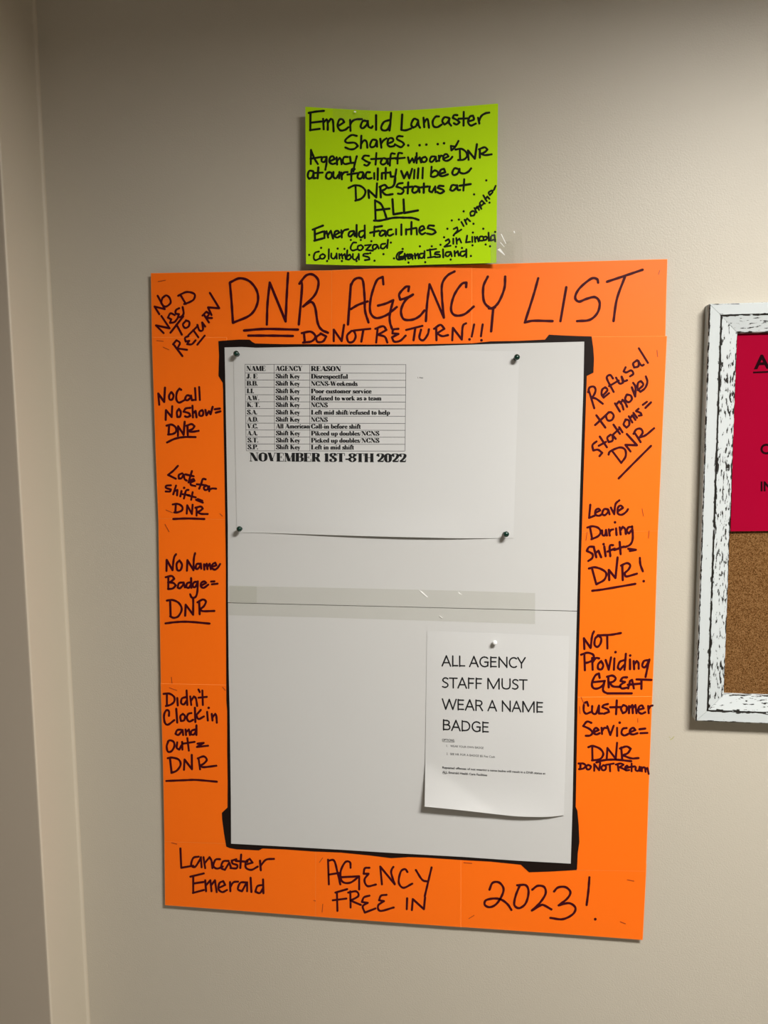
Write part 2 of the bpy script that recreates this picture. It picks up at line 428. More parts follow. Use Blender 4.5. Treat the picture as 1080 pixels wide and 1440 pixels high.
write([(T1, '100 340 72 295; 72 295 132 310; 132 310 90 232; 118 245 112 275 135 296 165 275 160 245 140 230 118 245;'
            '125 450 80 405; 80 405 160 422; 160 422 112 350; 190 345 165 335 150 360 170 370; 170 370 162 390 188 386 206 365; 216 305 198 315 195 335 215 340;'
            '215 340 208 358 228 354 242 335 236 298; 222 225 255 280; 210 232 260 210 305 222 302 252 275 270 245 280;'
            '165 448 240 352; 200 400 232 460; 255 378 238 400 250 420 272 410 275 385 255 376;'
            '186 520 235 585; 180 516 200 492 220 508 205 540; 205 540 262 548; 270 468 250 478 254 500 275 495; 275 495 262 515 290 515 312 492;'
            '270 462 325 408; 298 432 328 475; 322 402 335 435 355 430 350 388 368 412; 362 345 390 388; 352 348 375 325 390 340 372 362; 372 362 408 362; 405 345 384 300; 384 300 450 305; 450 305 395 215; 322 518 365 465')], 2.9)
write([(L1, '130 268 120 160; 120 160 178 242; 178 242 185 103; 245 148 225 180 230 217 255 217 268 180 250 148; 342 125 325 113 300 150 295 215 320 248 372 225;'
            '432 185 398 178 380 212 400 226 430 202 437 180 445 225 465 222; 475 108 482 222; 515 98 522 222;'
            '192 415 195 320; 195 320 250 387; 250 387 255 283; 320 308 300 340 305 387 330 382 338 340 320 308;'
            '430 298 385 305 365 335 415 350 430 375 400 387 378 380; 450 278 455 390; 455 352 480 328 490 390; 545 320 520 335 517 370 545 375 555 345 545 320;'
            '575 318 585 370 610 330 625 360 645 288; 665 312 715 305; 675 345 720 332;'
            '200 470 250 460 290 490 290 530 260 550 215 555; 225 465 220 552; 310 568 312 475; 312 475 365 558; 365 558 375 432;'
            '402 470 405 562; 393 472 440 455 470 475 450 503 405 520; 410 520 440 530 510 520; 205 632 280 597 370 580 480 580')], 3.1)
write([(L1, '310 858 265 905 215 945; 215 945 290 982; 352 930 320 945 318 980 345 976 365 942 375 985 395 1000; 445 908 412 1018; 382 940 462 958;'
            '430 1020 470 1002 460 984 435 1000 435 1040 478 1052; 578 988 550 985 535 1030 515 1078; 492 1035 580 1045; 585 1048 560 1065 570 1090 595 1085 602 1058 585 1048;'
            '612 1055 612 1102; 615 1088 640 1076 678 1078;'
            '242 1045 200 1050 195 1070 242 1085 232 1105 192 1105; 292 1048 265 1132; 275 1102 305 1090 302 1142; 345 1100 333 1152; 370 1070; 412 1090 388 1098 368 1172; 350 1130 422 1142;'
            '452 1112 438 1185; 408 1143 482 1162; 485 1185 550 1212; 500 1178 545 1195;'
            '260 1230 310 1225 350 1250 350 1285 310 1305 275 1307; 290 1230 285 1305; 395 1318 400 1238; 400 1238 445 1322; 445 1322 452 1233;'
            '490 1260 490 1337; 478 1262 530 1250 550 1270 520 1294 490 1300; 495 1300 530 1320 597 1322; 265 1370 400 1365 565 1370')], 3.0)
write([(L2, '200 500 202 393; 202 393 258 492; 258 492 272 375 292 338; 325 398 298 430 305 490 335 490 350 440 325 398;'
            '397 497 402 395; 402 395 460 492; 460 492 464 380 476 328; 522 430 490 435 480 475 500 480 525 450 530 428 535 478; 562 435 565 487; 565 458 588 430 595 482; 597 458 617 430 627 482;'
            '640 460 682 445 670 420 645 435 638 470 665 487 692 470 717 433;'
            '218 560 217 672; 192 560 250 548 275 575 240 603 215 610; 215 610 265 615 290 640 260 668 215 674; 362 610 320 618 308 660 330 666 360 635 365 610 377 658;'
            '432 610 400 618 388 655 415 662 435 630; 437 568 440 662; 497 603 465 610 453 645 475 656 500 615; 502 600 497 700 480 750 445 757 428 725;'
            '535 640 582 615 565 600 535 615 533 650 560 662 602 632; 630 602 662 600; 638 628 692 622;'
            '203 785 260 780 320 810 347 870 315 935 270 952 235 937; 235 790 240 940; 380 932 385 825; 385 825 457 922; 457 922 457 775 445 755;'
            '515 790 520 917; 498 802 550 775 580 795 560 840 525 866; 525 866 550 887 662 885; 190 1005 300 992 420 990 615 1007')], 3.0)
write([(L3, '103 245 160 243 205 275 205 320 170 350 125 362; 135 250 135 360; 235 285 240 357; 322 275 280 290 273 335 300 346 325 310; 325 212 332 352; 360 270 370 352;'
            '368 312 395 270 415 290 427 362; 440 203 452 228; 477 213 482 352; 440 282 520 274;'
            '155 457 155 413 130 403 108 450 115 520 145 542 207 498; 225 388 235 522; 290 438 265 460 270 506 300 500 310 460 288 438; 372 430 340 440 328 480 350 512 388 495;'
            '405 378 410 517; 462 400 418 450; 418 450 440 488 492 463; 523 418 530 502; 538 380; 568 438 575 502; 575 470 602 438 612 460 617 523;'
            '272 590 235 595 218 630 245 642 275 610 287 593 292 642; 315 588 320 642; 320 615 347 588 357 642; 412 588 375 600 363 635 395 637 417 600; 420 548 420 642;'
            '150 700 133 750 145 802 180 797 207 750 200 708 165 693 145 705; 235 713 230 765 255 782 277 740; 282 708 285 782; 332 672 347 792; 290 725 402 708; 430 725 490 718; 425 757 532 745; 488 720 430 752;'
            '143 865 190 860 250 880 267 930 230 985 178 1007; 165 870 180 1003; 300 977 305 878; 305 878 377 972; 377 972 375 833; 440 865 455 972; 433 867 490 848 520 880 490 918 455 936; 458 938 490 952 612 938;'
            '130 1085 300 1078 420 1075 617 1092')], 3.0)
write([(R1, '190 465 245 645; 185 490 200 445 240 437 258 470 240 520 215 545; 215 545 260 552 327 602; 330 520 372 470 350 443 322 465 316 510 335 543 387 500;'
            '425 358 400 325 368 340 375 380 432 487; 388 432 480 378; 455 350 490 407 522 398 508 340; 510 340 530 383 562 375; 547 250 528 290 555 300 600 280 622 312 590 337;'
            '658 182 620 213 630 252 670 240 672 190; 660 182 700 232 722 225; 675 68 762 207;'
            '265 713 352 832; 253 807 370 700; 385 683 358 715 375 762 415 757 432 715 405 683 380 690; 445 598 492 677; 455 612 485 578 512 610 527 657; 500 600 517 563 542 590 562 632;'
            '555 518 543 560 575 587 607 560 597 523 560 513; 607 443 640 532; 640 532 642 440 620 400; 665 470 717 420 695 383 668 400 663 450 690 487 735 450 757 390 742 338;'
            '267 965 228 1000 235 1052 280 1045 322 1075 295 1107; 298 918 367 1022; 288 1007 357 970; 402 900 370 930 385 972 422 955 420 903 452 940; 430 803 492 892; 428 897 492 838;'
            '485 828 517 877; 547 758 528 800 555 832 582 805 577 763 545 753; 578 723 612 782; 590 742 612 713 642 757; 622 690 657 737; 672 650 648 672 690 690 702 712 675 717; 713 612 752 583; 738 642 792 588;'
            '383 1092 400 1060 490 1023 542 1045 547 1110 505 1172; 420 1060 505 1172; 595 1062 545 998; 545 998 657 1002; 657 1002 558 893; 640 890 692 972; 623 892 650 850 692 843 712 880 680 927; 680 927 740 905 822 838;'
            '480 1322 610 1190 792 1008')], 3.2)
write([(R2, '207 135 195 262; 195 262 250 240; 255 215 302 190 285 173 258 190 256 230 290 242 322 225; 377 180 340 178 322 220 345 237 375 210 382 185 392 227; 405 163 437 227; 437 227 450 130 487 93;'
            '470 200 522 165 500 143 473 165 473 220 510 232 552 205 570 178; 445 305;'
            '178 355 230 343 285 360 307 400 280 440 218 467; 205 360 225 464; 320 383 325 427 350 427 357 383; 358 378 367 432; 385 373 395 432; 392 402 405 380 427 373; 455 363 460 427;'
            '490 353 500 422; 498 382 520 348 542 370 550 417; 612 350 575 353 558 390 580 412 612 370; 610 343 617 450 600 510 560 537 518 545;'
            '242 540 195 543 173 580 227 610 225 650 188 677; 240 543 265 642; 255 602 285 578 312 642; 342 538 355 632; 335 515; 427 525 395 533 400 632; 373 587 442 558; 490 493 500 612; 438 572 532 538; 573 560 647 570; 588 582 642 572;'
            '193 750 250 738 320 760 362 800 340 860 265 902; 225 755 265 902; 390 862 385 763; 385 763 450 842; 450 842 470 643; 515 718 520 862; 503 722 560 698 592 720 575 760 540 792; 540 802 555 827 657 800; 685 648 690 710 714 777; 722 872;'
            '225 965 340 950 642 898')], 3.2)
write([(R3, '150 292 145 188; 145 188 210 282; 210 282 225 165 242 123; 287 163 255 190 248 250 275 272 305 240 312 190 287 163; 278 160 400 155 502 138; 370 165 372 287;'
            '450 322; 150 343 155 497; 118 347 180 328 235 348 237 393 190 420 155 427; 225 378 230 492; 230 420 260 380 292 383; 312 408 283 440 283 482 315 487 332 450 312 408; 355 398 385 492; 385 492 407 373; 440 383 435 492;'
            '530 400 490 418 473 470 495 492 530 450; 550 338 545 400 537 492; 590 393 590 487; 592 355; 625 408 630 487; 630 440 655 408 672 430 674 482; 767 400 725 408 708 455 735 467 772 410; 777 393 757 480 740 562;'
            '297 570 290 528 255 548 223 620 235 667 280 672 330 640 342 600; 233 612 347 600; 345 600 330 690 370 720; 370 720 607 720; 380 558 385 662; 368 560 420 548 452 575 430 605 390 617; 395 617 425 652 492 657; 562 565 520 568 498 600 542 610;'
            '542 610 498 640 510 672 562 665; 573 672 590 600; 590 600 610 590 627 672; 568 637 702 625; 653 585 797 590; 700 590 700 677'),
       (R4, '187 85 175 48 148 65 143 130 165 162 207 148; 225 88 225 150 260 162 287 95; 290 83 290 160 322 160; 377 68 335 80 323 100 375 120 387 145 338 162; 462 33 455 167; 398 100 502 98; 527 78 503 110 520 157 552 140 557 95 525 78;'
            '580 88 580 157; 580 112 612 78 617 157; 615 112 642 78 652 157; 670 125 722 110 705 83 678 95 670 140 700 162 737 148; 765 88 770 157; 768 122 785 90 807 83;'
            '217 250 175 238 138 280 200 310 227 345 205 372 163 375; 240 340 287 320 265 298 243 315 238 345 265 362 297 350; 315 298 320 357; 320 332 340 300 362 300; 370 283 400 367; 400 367 432 278; 465 298 465 377; 490 248;'
            '557 300 520 308 508 350 535 372 577 355; 590 340 642 320 620 298 593 315 588 350 620 362 662 350; 680 312 737 305; 690 350 757 347;'
            '188 485 230 473 300 500 332 550 300 600 223 612; 225 478 228 607; 365 597 372 493; 372 493 452 597; 452 597 465 443; 505 488 515 612; 493 497 555 478 597 500 570 540 525 562; 525 565 600 592 672 590; 265 632 340 610 450 605 602 620')], 3.2)
write([(R4, '112 643 110 697; 93 642 140 643 162 665 140 690 98 697; 187 655 168 670 175 697 200 697 212 670 187 655; 245 712 245 648; 245 648 292 707; 292 707 302 638; 332 658 313 680 325 707 352 700 357 670 332 658;'
            '358 655 432 643; 395 655 398 717; 470 648 480 712; 453 652 500 642 527 655 490 677; 490 677 542 702; 545 690 577 680 560 663 543 680 550 707 582 705; 605 643 605 717; 583 677 637 670; 645 678 645 707 670 712 682 680;'
            '682 673 687 714; 700 678 705 717; 703 697 715 680 727 680; 735 683 740 722; 738 702 757 685 770 742')], 3.0)
write([(B1, '140 262 145 375; 145 375 215 363; 247 310 215 318 203 360 225 370 250 335 260 313 264 372; 275 313 285 377; 283 347 310 313 322 335 327 377; 372 325 345 328 333 365 355 380 388 368;'
            '422 335 390 338 378 375 400 387 425 345 437 377; 467 325 440 333 445 350 472 360 467 378 433 377; 495 298 490 377; 463 335 532 340; 525 355 562 345 545 323 523 340 523 375 555 387 592 368; 605 333 610 390; 610 362 640 328 687 323;'
            '198 427 277 408; 215 428 215 522; 215 467 275 458; 213 522 277 505; 285 448 290 512; 290 477 315 448 322 512; 320 477 342 448 352 517; 370 490 402 475 390 453 368 465 363 500 385 517 412 505; 430 458 432 512; 432 487 450 460 477 456;'
            '522 460 490 463 476 500 500 512 520 475 530 460 530 512; 550 433 555 517; 622 475 590 483 578 515 605 522 625 490; 623 443 625 524')], 2.9)
write([(B2, '130 328 135 472; 130 335 165 333 185 400 202 472; 135 415 197 405; 262 375 258 343 230 343 203 400 213 455 260 462 312 425; 210 430 312 425; 312 425 312 502;'
            '372 375 345 378 338 410 367 410; 367 410 343 445 360 482 410 473; 445 472 435 368; 435 368 520 472; 520 472 500 410 502 385 512 370; 594 400 580 383 555 398 543 460 570 492 622 468; 643 388 680 445 712 455; 735 373 712 470 695 542;'
            '182 518 185 627; 173 520 242 500; 158 565 237 555; 260 513 262 607; 248 520 295 513 307 540 262 567; 262 567 322 592; 372 538 340 548 328 575 362 580; 362 580 333 600 345 637 407 613; 472 533 440 538 428 565 457 570; 457 570 423 595 435 627 514 607;'
            '592 553 590 617; 620 622 625 558; 625 558 690 617; 690 617 697 548')], 3.0)
write([(B3, '148 467 165 430 200 428 224 460 215 500 185 545 150 562 123 550 128 525 170 515 210 520 245 545 267 577; 298 443 345 443 360 480 345 540 310 567 283 550 290 500 312 445;'
            '380 467 410 446 445 453 452 490 420 540 378 580; 378 580 420 555 440 550 484 574; 498 477 520 455 560 453 587 480 570 515 523 552; 523 552 580 540 614 565 600 600 545 627 478 620; 690 400 685 470 675 550; 722 627')], 3.2)

# staples: short wires pressed into the cards
staples = [((222, 396), (233, 394), 0), ((220, 479), (230, 480), 0), ((229, 488), (238, 492), 0), ((309, 722), (313, 726), 3), ((233, 717), (243, 721), 3), ((232, 737), (238, 748), 4),
           ((241, 952), (242, 961), 4), ((238, 967), (249, 971), 5), ((313, 966), (317, 971), 5), ((241, 1185), (249, 1187), 9), ((453, 1283), (454, 1271), 10), ((441, 1266), (444, 1267), 9), ((449, 1213), (454, 1206), 10),
           ((652, 1213), (664, 1214), 11), ((659, 1292), (667, 1287), 11), ((882, 1237), (892, 1239), 11), ((872, 1296), (880, 1299), 11), ((903, 715), (905, 726), 6), ((913, 746), (912, 757), 7), ((826, 748), (824, 760), 7),
           ((897, 1010), (897, 1016), 8), ((817, 980), (822, 991), 8), ((924, 492), (925, 502), 6), ((928, 380), (926, 386), 2), ((815, 993), (816, 1004), 8)]
for a, b, ci in staples:
    dv = 0.00018; w = 0.45
    dx, dy = b[0]-a[0], b[1]-a[1]; ln = math.hypot(dx, dy); nx, ny = -dy/ln*w, dx/ln*w
    dep = OF+0.00055
    q = [(a[0]+nx, a[1]+ny), (b[0]+nx, b[1]+ny), (b[0]-nx, b[1]-ny), (a[0]-nx, a[1]-ny)]
    vv = [at(x, y, dep+0.0004) for x, y in q]+[at(x, y, dep-0.0008) for x, y in q]
    sub('staple', vv, [(0, 1, 2, 3), (0, 4, 5, 1), (1, 5, 6, 2), (2, 6, 7, 3), (3, 7, 4, 0)], M['staple_dark'], card_objs[ci])

# white poster boards in the middle
WB, WF = 0.0070, 0.0105
white_up = [(315.8, 488.6), (340, 488), (360, 489), (420, 487.8), (520, 487.4), (600, 486.8), (690, 483.8), (760, 482), (821.6, 480.4), (820.5, 540), (815.6, 690), (811.4, 859), (566, 853), (320.6, 847.2), (320.4, 742), (318.7, 640), (317, 545)]
white_dn = [(320.7, 848.2), (566, 854), (811.3, 860), (808, 985), (805.2, 1130), (802.6, 1214.5), (730, 1210.5), (650, 1205), (560, 1200), (480, 1195), (400, 1190.5), (325, 1186.4), (324.6, 1120), (323, 1000), (321.6, 940)]
sheet('white_board', white_up, WB, WF, M['white'], poster)
sheet('white_board', white_dn, WB, WF-0.0003, M['white'], poster)
def tape(name, poly, d, parent, material='tape'):
    return link(name, [at(x, y, d) for x, y in poly], [tuple(range(len(poly)))], M[material], parent)
tape('clear_tape', [(752.5, 834), (640, 830.5), (440, 826), (361, 824.5), (322.5, 823.5), (320.7, 826), (321.5, 865), (440, 868), (640, 874), (752.5, 877.5)], WF+0.0003, poster)
tape('clear_tape', [(361, 824.6), (323, 823.8), (323, 847), (361, 848.2)], WF+0.0005, poster, 'tape_thin')
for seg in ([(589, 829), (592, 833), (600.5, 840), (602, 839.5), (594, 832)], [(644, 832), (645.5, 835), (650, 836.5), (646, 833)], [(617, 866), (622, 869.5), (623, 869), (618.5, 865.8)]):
    tape('tape_glint', seg[::-1], WF+0.0006, poster, 'glint')  # glints on the seam tape, painted as pale slivers

# ------------------------------------------------------------------ papers
def curve(pts, u):
    """polyline of pixels with parameter 0..1 along x, smoothed"""
    n = len(pts)-1; t = u*n; i = min(int(t), n-1); k = t-i
    P = lambda j: np.array(pts[max(0, min(n, j))], float)
    p0, p1, p2, p3 = P(i-1), P(i), P(i+1), P(i+2)
    if i == 0: p0 = 2*p1-p2
    if i == n-1: p3 = 2*p2-p1
    return 0.5*((2*p1)+(-p0+p2)*k+(2*p0-5*p1+4*p2-p3)*k*k+(-p0+3*p1-3*p2+p3)*k**3)

class Paper:
    def __init__(self, top, bottom, depth, nu=28, nv=22, th=0.00025):
        self.top, self.bottom, self.depth, self.nu, self.nv, self.th = top, bottom, depth, nu, nv, th
    def px(self, u, v):
        return curve(self.top, u)*(1-v)+curve(self.bottom, u)*v
    def inv(self, x, y):
        u = v = 0.5
        for _ in range(4):
            p = self.px(min(1, max(0, u)), min(1, max(0, v)))
            a = self.px(1, v)-self.px(0, v); b = self.px(u if 0 <= u <= 1 else .5, 1)-self.px(u if 0 <= u <= 1 else .5, 0)
            J = np.array([a, b]).T
            du = np.linalg.solve(J, np.array([x, y])-p)
            u = min(1, max(0, u+du[0])); v = min(1, max(0, v+du[1]))
        return u, v
    def surf(self, x, y, e=0.0):
        u, v = self.inv(x, y)
        return at(x, y, self.depth(u, v)+0.00012+e)
    def build(self, name, material, parent=None):
        vs_, fs = [], []
        nu, nv = self.nu, self.nv
        for side in (0, 1):
            for j in range(nv+1):
                for i in range(nu+1):
                    u, v = i/nu, j/nv
                    p = at(*self.px(u, v), self.depth(u, v))
                    if side: p = p+Vector((0, self.th, 0))
                    vs_.append(p)
        off = (nu+1)*(nv+1)
        idx = lambda i, j, s=0: j*(nu+1)+i+s*off
        for j in range(nv):
            for i in range(nu):
                fs.append((idx(i, j), idx(i, j+1), idx(i+1, j+1), idx(i+1, j)))
                fs.append((idx(i, j, 1), idx(i+1, j, 1), idx(i+1, j+1, 1), idx(i, j+1, 1)))
        for i in range(nu):
            fs.append((idx(i, 0), idx(i+1, 0), idx(i+1, 0, 1), idx(i, 0, 1)))
            fs.append((idx(i, nv), idx(i, nv, 1), idx(i+1, nv, 1), idx(i+1, nv)))
        for j in range(nv):
            fs.append((idx(0, j), idx(0, j, 1), idx(0, j+1, 1), idx(0, j+1)))
            fs.append((idx(nu, j), idx(nu, j+1), idx(nu, j+1, 1), idx(nu, j, 1)))
        o = link(name, vs_, fs, material, parent, smooth=True)
        for p in o.data.polygons[2*nu*nv:]: p.use_smooth = False
        edges = {k for p in o.data.polygons[2*nu*nv:] for k in p.edge_keys}
        for e in o.data.edges: e.use_edge_sharp = e.key in edges
        return o

# green sign ----------------------------------------------------------
sign = thing('handwritten_sign', at(565, 371, 0.0), 'lime green card sign with black handwriting taped above the orange poster', 'sign')
green = Paper([(429.3, 150), (465, 152.3), (500, 154.2), (544, 155.8), (590, 154), (645, 150), (700.5, 145.5)],
              [(430.3, 371.3), (470, 372.5), (509, 373.3), (560, 373.5), (610, 372), (650, 371), (698, 369.6)],
              lambda u, v: 0.0155+0.005*(2*u-1)**2*(0.6+0.4*v)-0.002*v, th=0.0004)
gsheet = green.build('card_sheet', M['green'], sign)
G1 = (420, 140, 6.75); G2 = (560, 140, 6.75); G3 = (420, 250, 6.75); G4 = (560, 250, 6.0); AB = (0, 0, 1.0)
def gwrite(blocks, w):
    k = Ink(green.surf, 1.1)
    for crop, s in blocks: k.text(crop, s, w)
    k.build('handwriting', M['ink_green'], gsheet)
gwrite([(G1, '95 127 160 115 240 107; 112 128 110 292; 112 220 215 208; 108 290 200 278; 232 183 238 282; 236 217 265 188 276 215 276 287; 276 222 305 183 325 200 332 302;'
             '385 245 432 215 415 188 385 193 370 250 395 292 440 287 472 263; 488 193 492 297; 490 237 510 205 545 188 600 186;'
             '652 205 610 203 588 255 610 272 645 240 657 203; 657 205 662 255 690 268 702 253; 735 148 735 287; 862 195 810 213 783 265 800 292 840 287 865 240; 878 128 868 250 862 294'),
        (G2, '38 142 30 288; 30 288 70 292 122 275; 187 195 150 183 123 235 140 267 170 250 190 205; 190 203 192 240 207 267; 240 173 247 262; 247 217 267 188 282 195 292 267;'
             '387 160 355 163 328 205 335 252 370 262 412 238; 482 175 440 168 418 205 440 237 470 215 487 178; 487 178 482 220 502 247; 562 148 530 148 518 175 560 195 582 215 555 237 528 225; 622 118 620 247; 573 182 672 178;'
             '665 207 717 190 710 153 680 163 663 215 690 247 737 228; 758 173 770 227; 768 202 790 155 830 130 864 124')], 2.9)
gwrite([(G1, '552 345 500 338 443 385 460 410 530 410 562 440 530 467 490 472 443 455; 595 343 590 462; 592 422 620 388 645 400 652 457; 737 385 700 383 678 430 690 452 725 440 742 393; 742 393 744 447; 775 372 785 457; 785 417 805 388 835 368;'
             '850 417 897 395 890 368 855 373 843 425 870 447 907 440; 987 350 945 348 933 375 985 405 1002 425 970 452 912 425; 1040 435'),
        (G2, '203 433; 267 428; 375 423; 435 415')], 2.8)
gwrite([(G1, '117 478 115 612; 117 480 150 560 182 612; 112 562 215 545; 257 545 225 550 218 585 245 592 262 560; 265 543 265 600 253 667; 290 587 342 565 325 538 300 548 290 590 320 612 347 605; 360 548 365 617; 365 582 390 553 402 570 407 614;'
             '467 545 430 548 418 590 440 612 482 605; 488 543 495 602 522 600; 552 538 530 620 520 682;'
             '667 535 625 533 603 560 640 585 677 600 650 627 623 620; 738 508 730 617; 688 565 792 560; 837 565 800 558 778 600 800 617 830 600 842 568; 842 568 847 612; 912 515 880 513 870 560 865 627; 845 562 932 555; 982 510 950 508 940 545 938 607; 923 562 1007 552'),
        (G2, '93 548 105 602; 105 602 135 558; 135 558 150 597; 150 597 167 543; 175 508 175 602; 178 572 205 548 217 597; 252 545 225 558 223 590 255 592 272 565 255 543; 347 540 315 543 300 580 320 592 350 560 357 543; 357 543 360 587 382 580;'
             '385 533 390 582; 390 562 405 533 430 540; 430 562 477 540 460 518 435 528 428 565 455 582 490 570 514 543; 500 440 505 482 540 450 572 393; 500 440 530 445;'
             '543 475 600 468 645 500 652 540 620 570 568 574; 585 480 588 574; 668 572 662 483; 662 483 727 562; 727 562 747 423; 775 470 775 552; 766 472 820 453 847 475 820 500 780 517; 782 510 820 527 887 520')], 2.8)
gwrite([(G1, '137 680 100 678 86 725 100 752 130 735 142 688; 142 688 142 747 162 745; 187 643 180 747; 148 697 227 693; 297 690 270 698 260 735 285 754 310 735 314 700 290 688; 330 688 330 735 355 747 380 713; 387 688 385 747; 405 693 410 757; 410 722 430 693 464 688;'
             '532 660 505 663 500 710 500 772; 463 712 557 698; 607 690 575 693 558 735 580 752 605 735 614 698; 614 698 618 747; 677 690 645 693 636 735 660 752 692 745; 717 698 718 752; 752 653 750 762; 790 698 790 752; 827 648 825 752; 798 697 862 693; 870 688 875 732 905 730; 927 663 915 740 905 812'),
        (G3, '918 0 912 50 890 85 850 97'),
        (G2, '28 678 55 747; 55 747 85 688; 85 688 105 747; 105 747 132 658; 155 668 150 747; 192 653 185 747; 234 648 230 747; 317 638 310 727; 312 702 345 673 377 690 370 720 335 734 310 728; 390 707 447 690 435 658 405 668 388 710 420 727 472 710;'
             '572 660 535 653 513 695 530 717 565 700 582 658; 580 660 587 692 625 702 665 685 692 653')], 2.9)
gwrite([(G3, '473 97 530 73 590 80 632 120 625 165 590 200 538 217; 540 85 545 212; 668 192 660 118; 665 118 737 187; 737 187 744 53; 775 83 780 187; 768 87 815 68 842 90 810 115 780 122; 790 130 830 162 892 155; 987 50 945 58 928 85 975 100 997 125 975 152 943 150'),
        (G4, '85 38 80 132; 48 82 122 75; 172 80 135 73 118 110 135 127 165 110 174 78; 174 78 180 122; 217 48 215 127; 188 82 252 73; 267 73 262 110 285 122 307 83; 312 73 314 122; 382 70 345 68 333 85 375 100 387 115 355 132 328 120;'
             '492 65 455 63 438 100 460 110 490 85 497 63; 497 63 502 102 522 102; 557 13 550 107; 518 67 612 53')], 2.9)
gwrite([(G3, '725 213 730 400; 725 215 780 248 810 310 832 377; 735 307 862 293; 890 203 900 347; 900 347 982 333'), (G4, '45 183 50 297; 50 297 167 275'),
        (AB, '526 310.2 535.5 310 553 306.3 568 306.1 580 306.5 588.7 309.2')], 3.0)
gwrite([(G3, '133 492 232 453; 152 490 155 592; 160 535 232 510; 148 597 232 575; 245 508 245 572; 245 542 265 508 280 567; 280 542 305 503 327 577; 340 547 387 520 370 503 345 513 338 550 365 567 392 555; 405 498 410 567; 410 532 430 500 470 488;'
             '522 505 485 513 473 545 490 557 520 530 527 508; 527 508 532 552; 550 448 550 562; 622 500 580 513 573 550 595 567 625 540; 627 453 628 572; 720 463 715 552; 718 470 792 458; 678 522 762 503;'
             '822 505 785 503 768 540 785 552 815 530 824 508; 824 508 827 552; 882 490 850 498 843 535 865 550 897 535; 925 488 925 537; 975 443 975 542; 1020 488 1020 537'),
        (G4, '112 373 110 477; 78 437 152 423; 155 428 158 477; 180 452 222 430 210 408 185 418 178 455 200 477 227 465; 302 405 260 403 248 425 300 440 317 460 285 477 243 470')], 2.8)
GL = [(G3, '547 615 515 618 493 665 510 690 552 680; 587 640 563 650 563 680 590 687 612 660 592 638; 630 642 687 635; 687 635 640 685; 640 685 702 692; 742 635 710 638 703 670 725 677 750 645 760 672; 822 625 785 633 778 665 805 672 837 640; 848 588 840 667;'
             '192 700 155 713 143 760 160 782 202 765; 227 725 203 740 208 765 235 767 252 740 228 723; 287 678 285 772; 310 718 310 755 335 767 357 735; 360 718 362 767; 385 723 388 767; 388 742 407 723 417 767; 415 742 437 723 447 772; 462 688 455 772; 458 747 485 728 497 755 475 777 455 772;'
             '515 723 515 765 540 777 567 740; 570 723 572 777; 662 720 620 723 613 740 665 755 672 775 628 782; 987 700 945 713 928 755 945 777 990 772'),
        (G4, '32 628 8 650 8 682 45 680 50 655; 55 640 60 692; 58 662 78 645; 112 645 85 650 83 682 105 677 117 650; 117 650 122 687; 140 640 145 682; 145 662 167 640 172 682; 217 638 185 643 180 670 205 677 220 650; 222 618 222 677; 5 668 125 658;'
             '268 603 275 672; 243 612 320 600; 250 674 312 665; 347 625 315 630 308 645 350 650 352 668 313 670; 378 603 380 672; 442 625 405 630 398 655 420 662 447 633; 447 633 452 662; 475 618 478 662; 478 642 502 618 512 657; 567 620 530 625 526 655 550 660 572 635; 575 603 575 670;'
             '400 532 425 518 432 545 390 582; 390 582 442 573; 465 513 465 557; 490 508 495 557; 495 532 517 513 532 547; 582 488 572 545; 572 545 607 540; 625 498 625 542; 645 498 650 542; 650 517 667 498 677 537; 712 495 690 498 683 530 712 530; 737 495 718 505 723 527 745 520 747 500 737 495; 762 463 765 532; 782 498 782 530 818 520; 790 488 812 483 818 537;'
             '468 432 497 418 500 445 472 477; 472 477 532 437; 533 373 552 407; 560 353 577 392; 565 367 582 343 607 367; 627 280 608 295 613 322 640 315 647 288 627 280; 643 255 662 292; 650 267 667 243 682 272; 670 257 687 233 702 262;'
             '707 193 688 215 700 237 722 215 712 198 732 218; 718 148 747 197; 735 182 752 158 770 178; 787 108 763 125 773 147 797 120 785 108; 785 108 805 105 822 68')]
gwrite([(G3, '495 590; 590 590; 690 602; 875 615; 213 665; 370 672; 435 675; 100 732; 680 715; 805 725; 270 790; 410 790; 550 790; 720 787; 703 690; 988 675; 905 765; 1043 805'),
        (G4, '37 600; 183 578; 283 578; 357 565; 387 502; 415 430; 452 360; 512 352; 552 283; 640 140; 743 22; 770 210; 635 388; 630 462; 718 430; 818 457; 738 563; 775 578; 627 570; 538 592; 487 582; 87 715; 228 712; 443 690; 468 486; 613 660')]+GL, 2.45)
tape('clear_tape', [(690, 327), (734, 325.5), (735.5, 369), (690, 371)], 0.0186, sign)
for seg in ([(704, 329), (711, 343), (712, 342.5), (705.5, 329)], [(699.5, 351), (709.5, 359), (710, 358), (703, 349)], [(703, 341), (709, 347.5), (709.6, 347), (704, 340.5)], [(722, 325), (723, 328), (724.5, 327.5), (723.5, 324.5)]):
    tape('tape_glint', seg, 0.0190, sign, 'glint')  # highlights of the side tape drawn as near-white slivers
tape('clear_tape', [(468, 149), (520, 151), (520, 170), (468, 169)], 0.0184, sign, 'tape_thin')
tape('tape_glint', [(497.5, 157.5), (500.5, 158.5), (500.8, 156.5), (498.5, 155.8)], 0.0190, sign, 'glint')  # painted glint near the sign's top edge

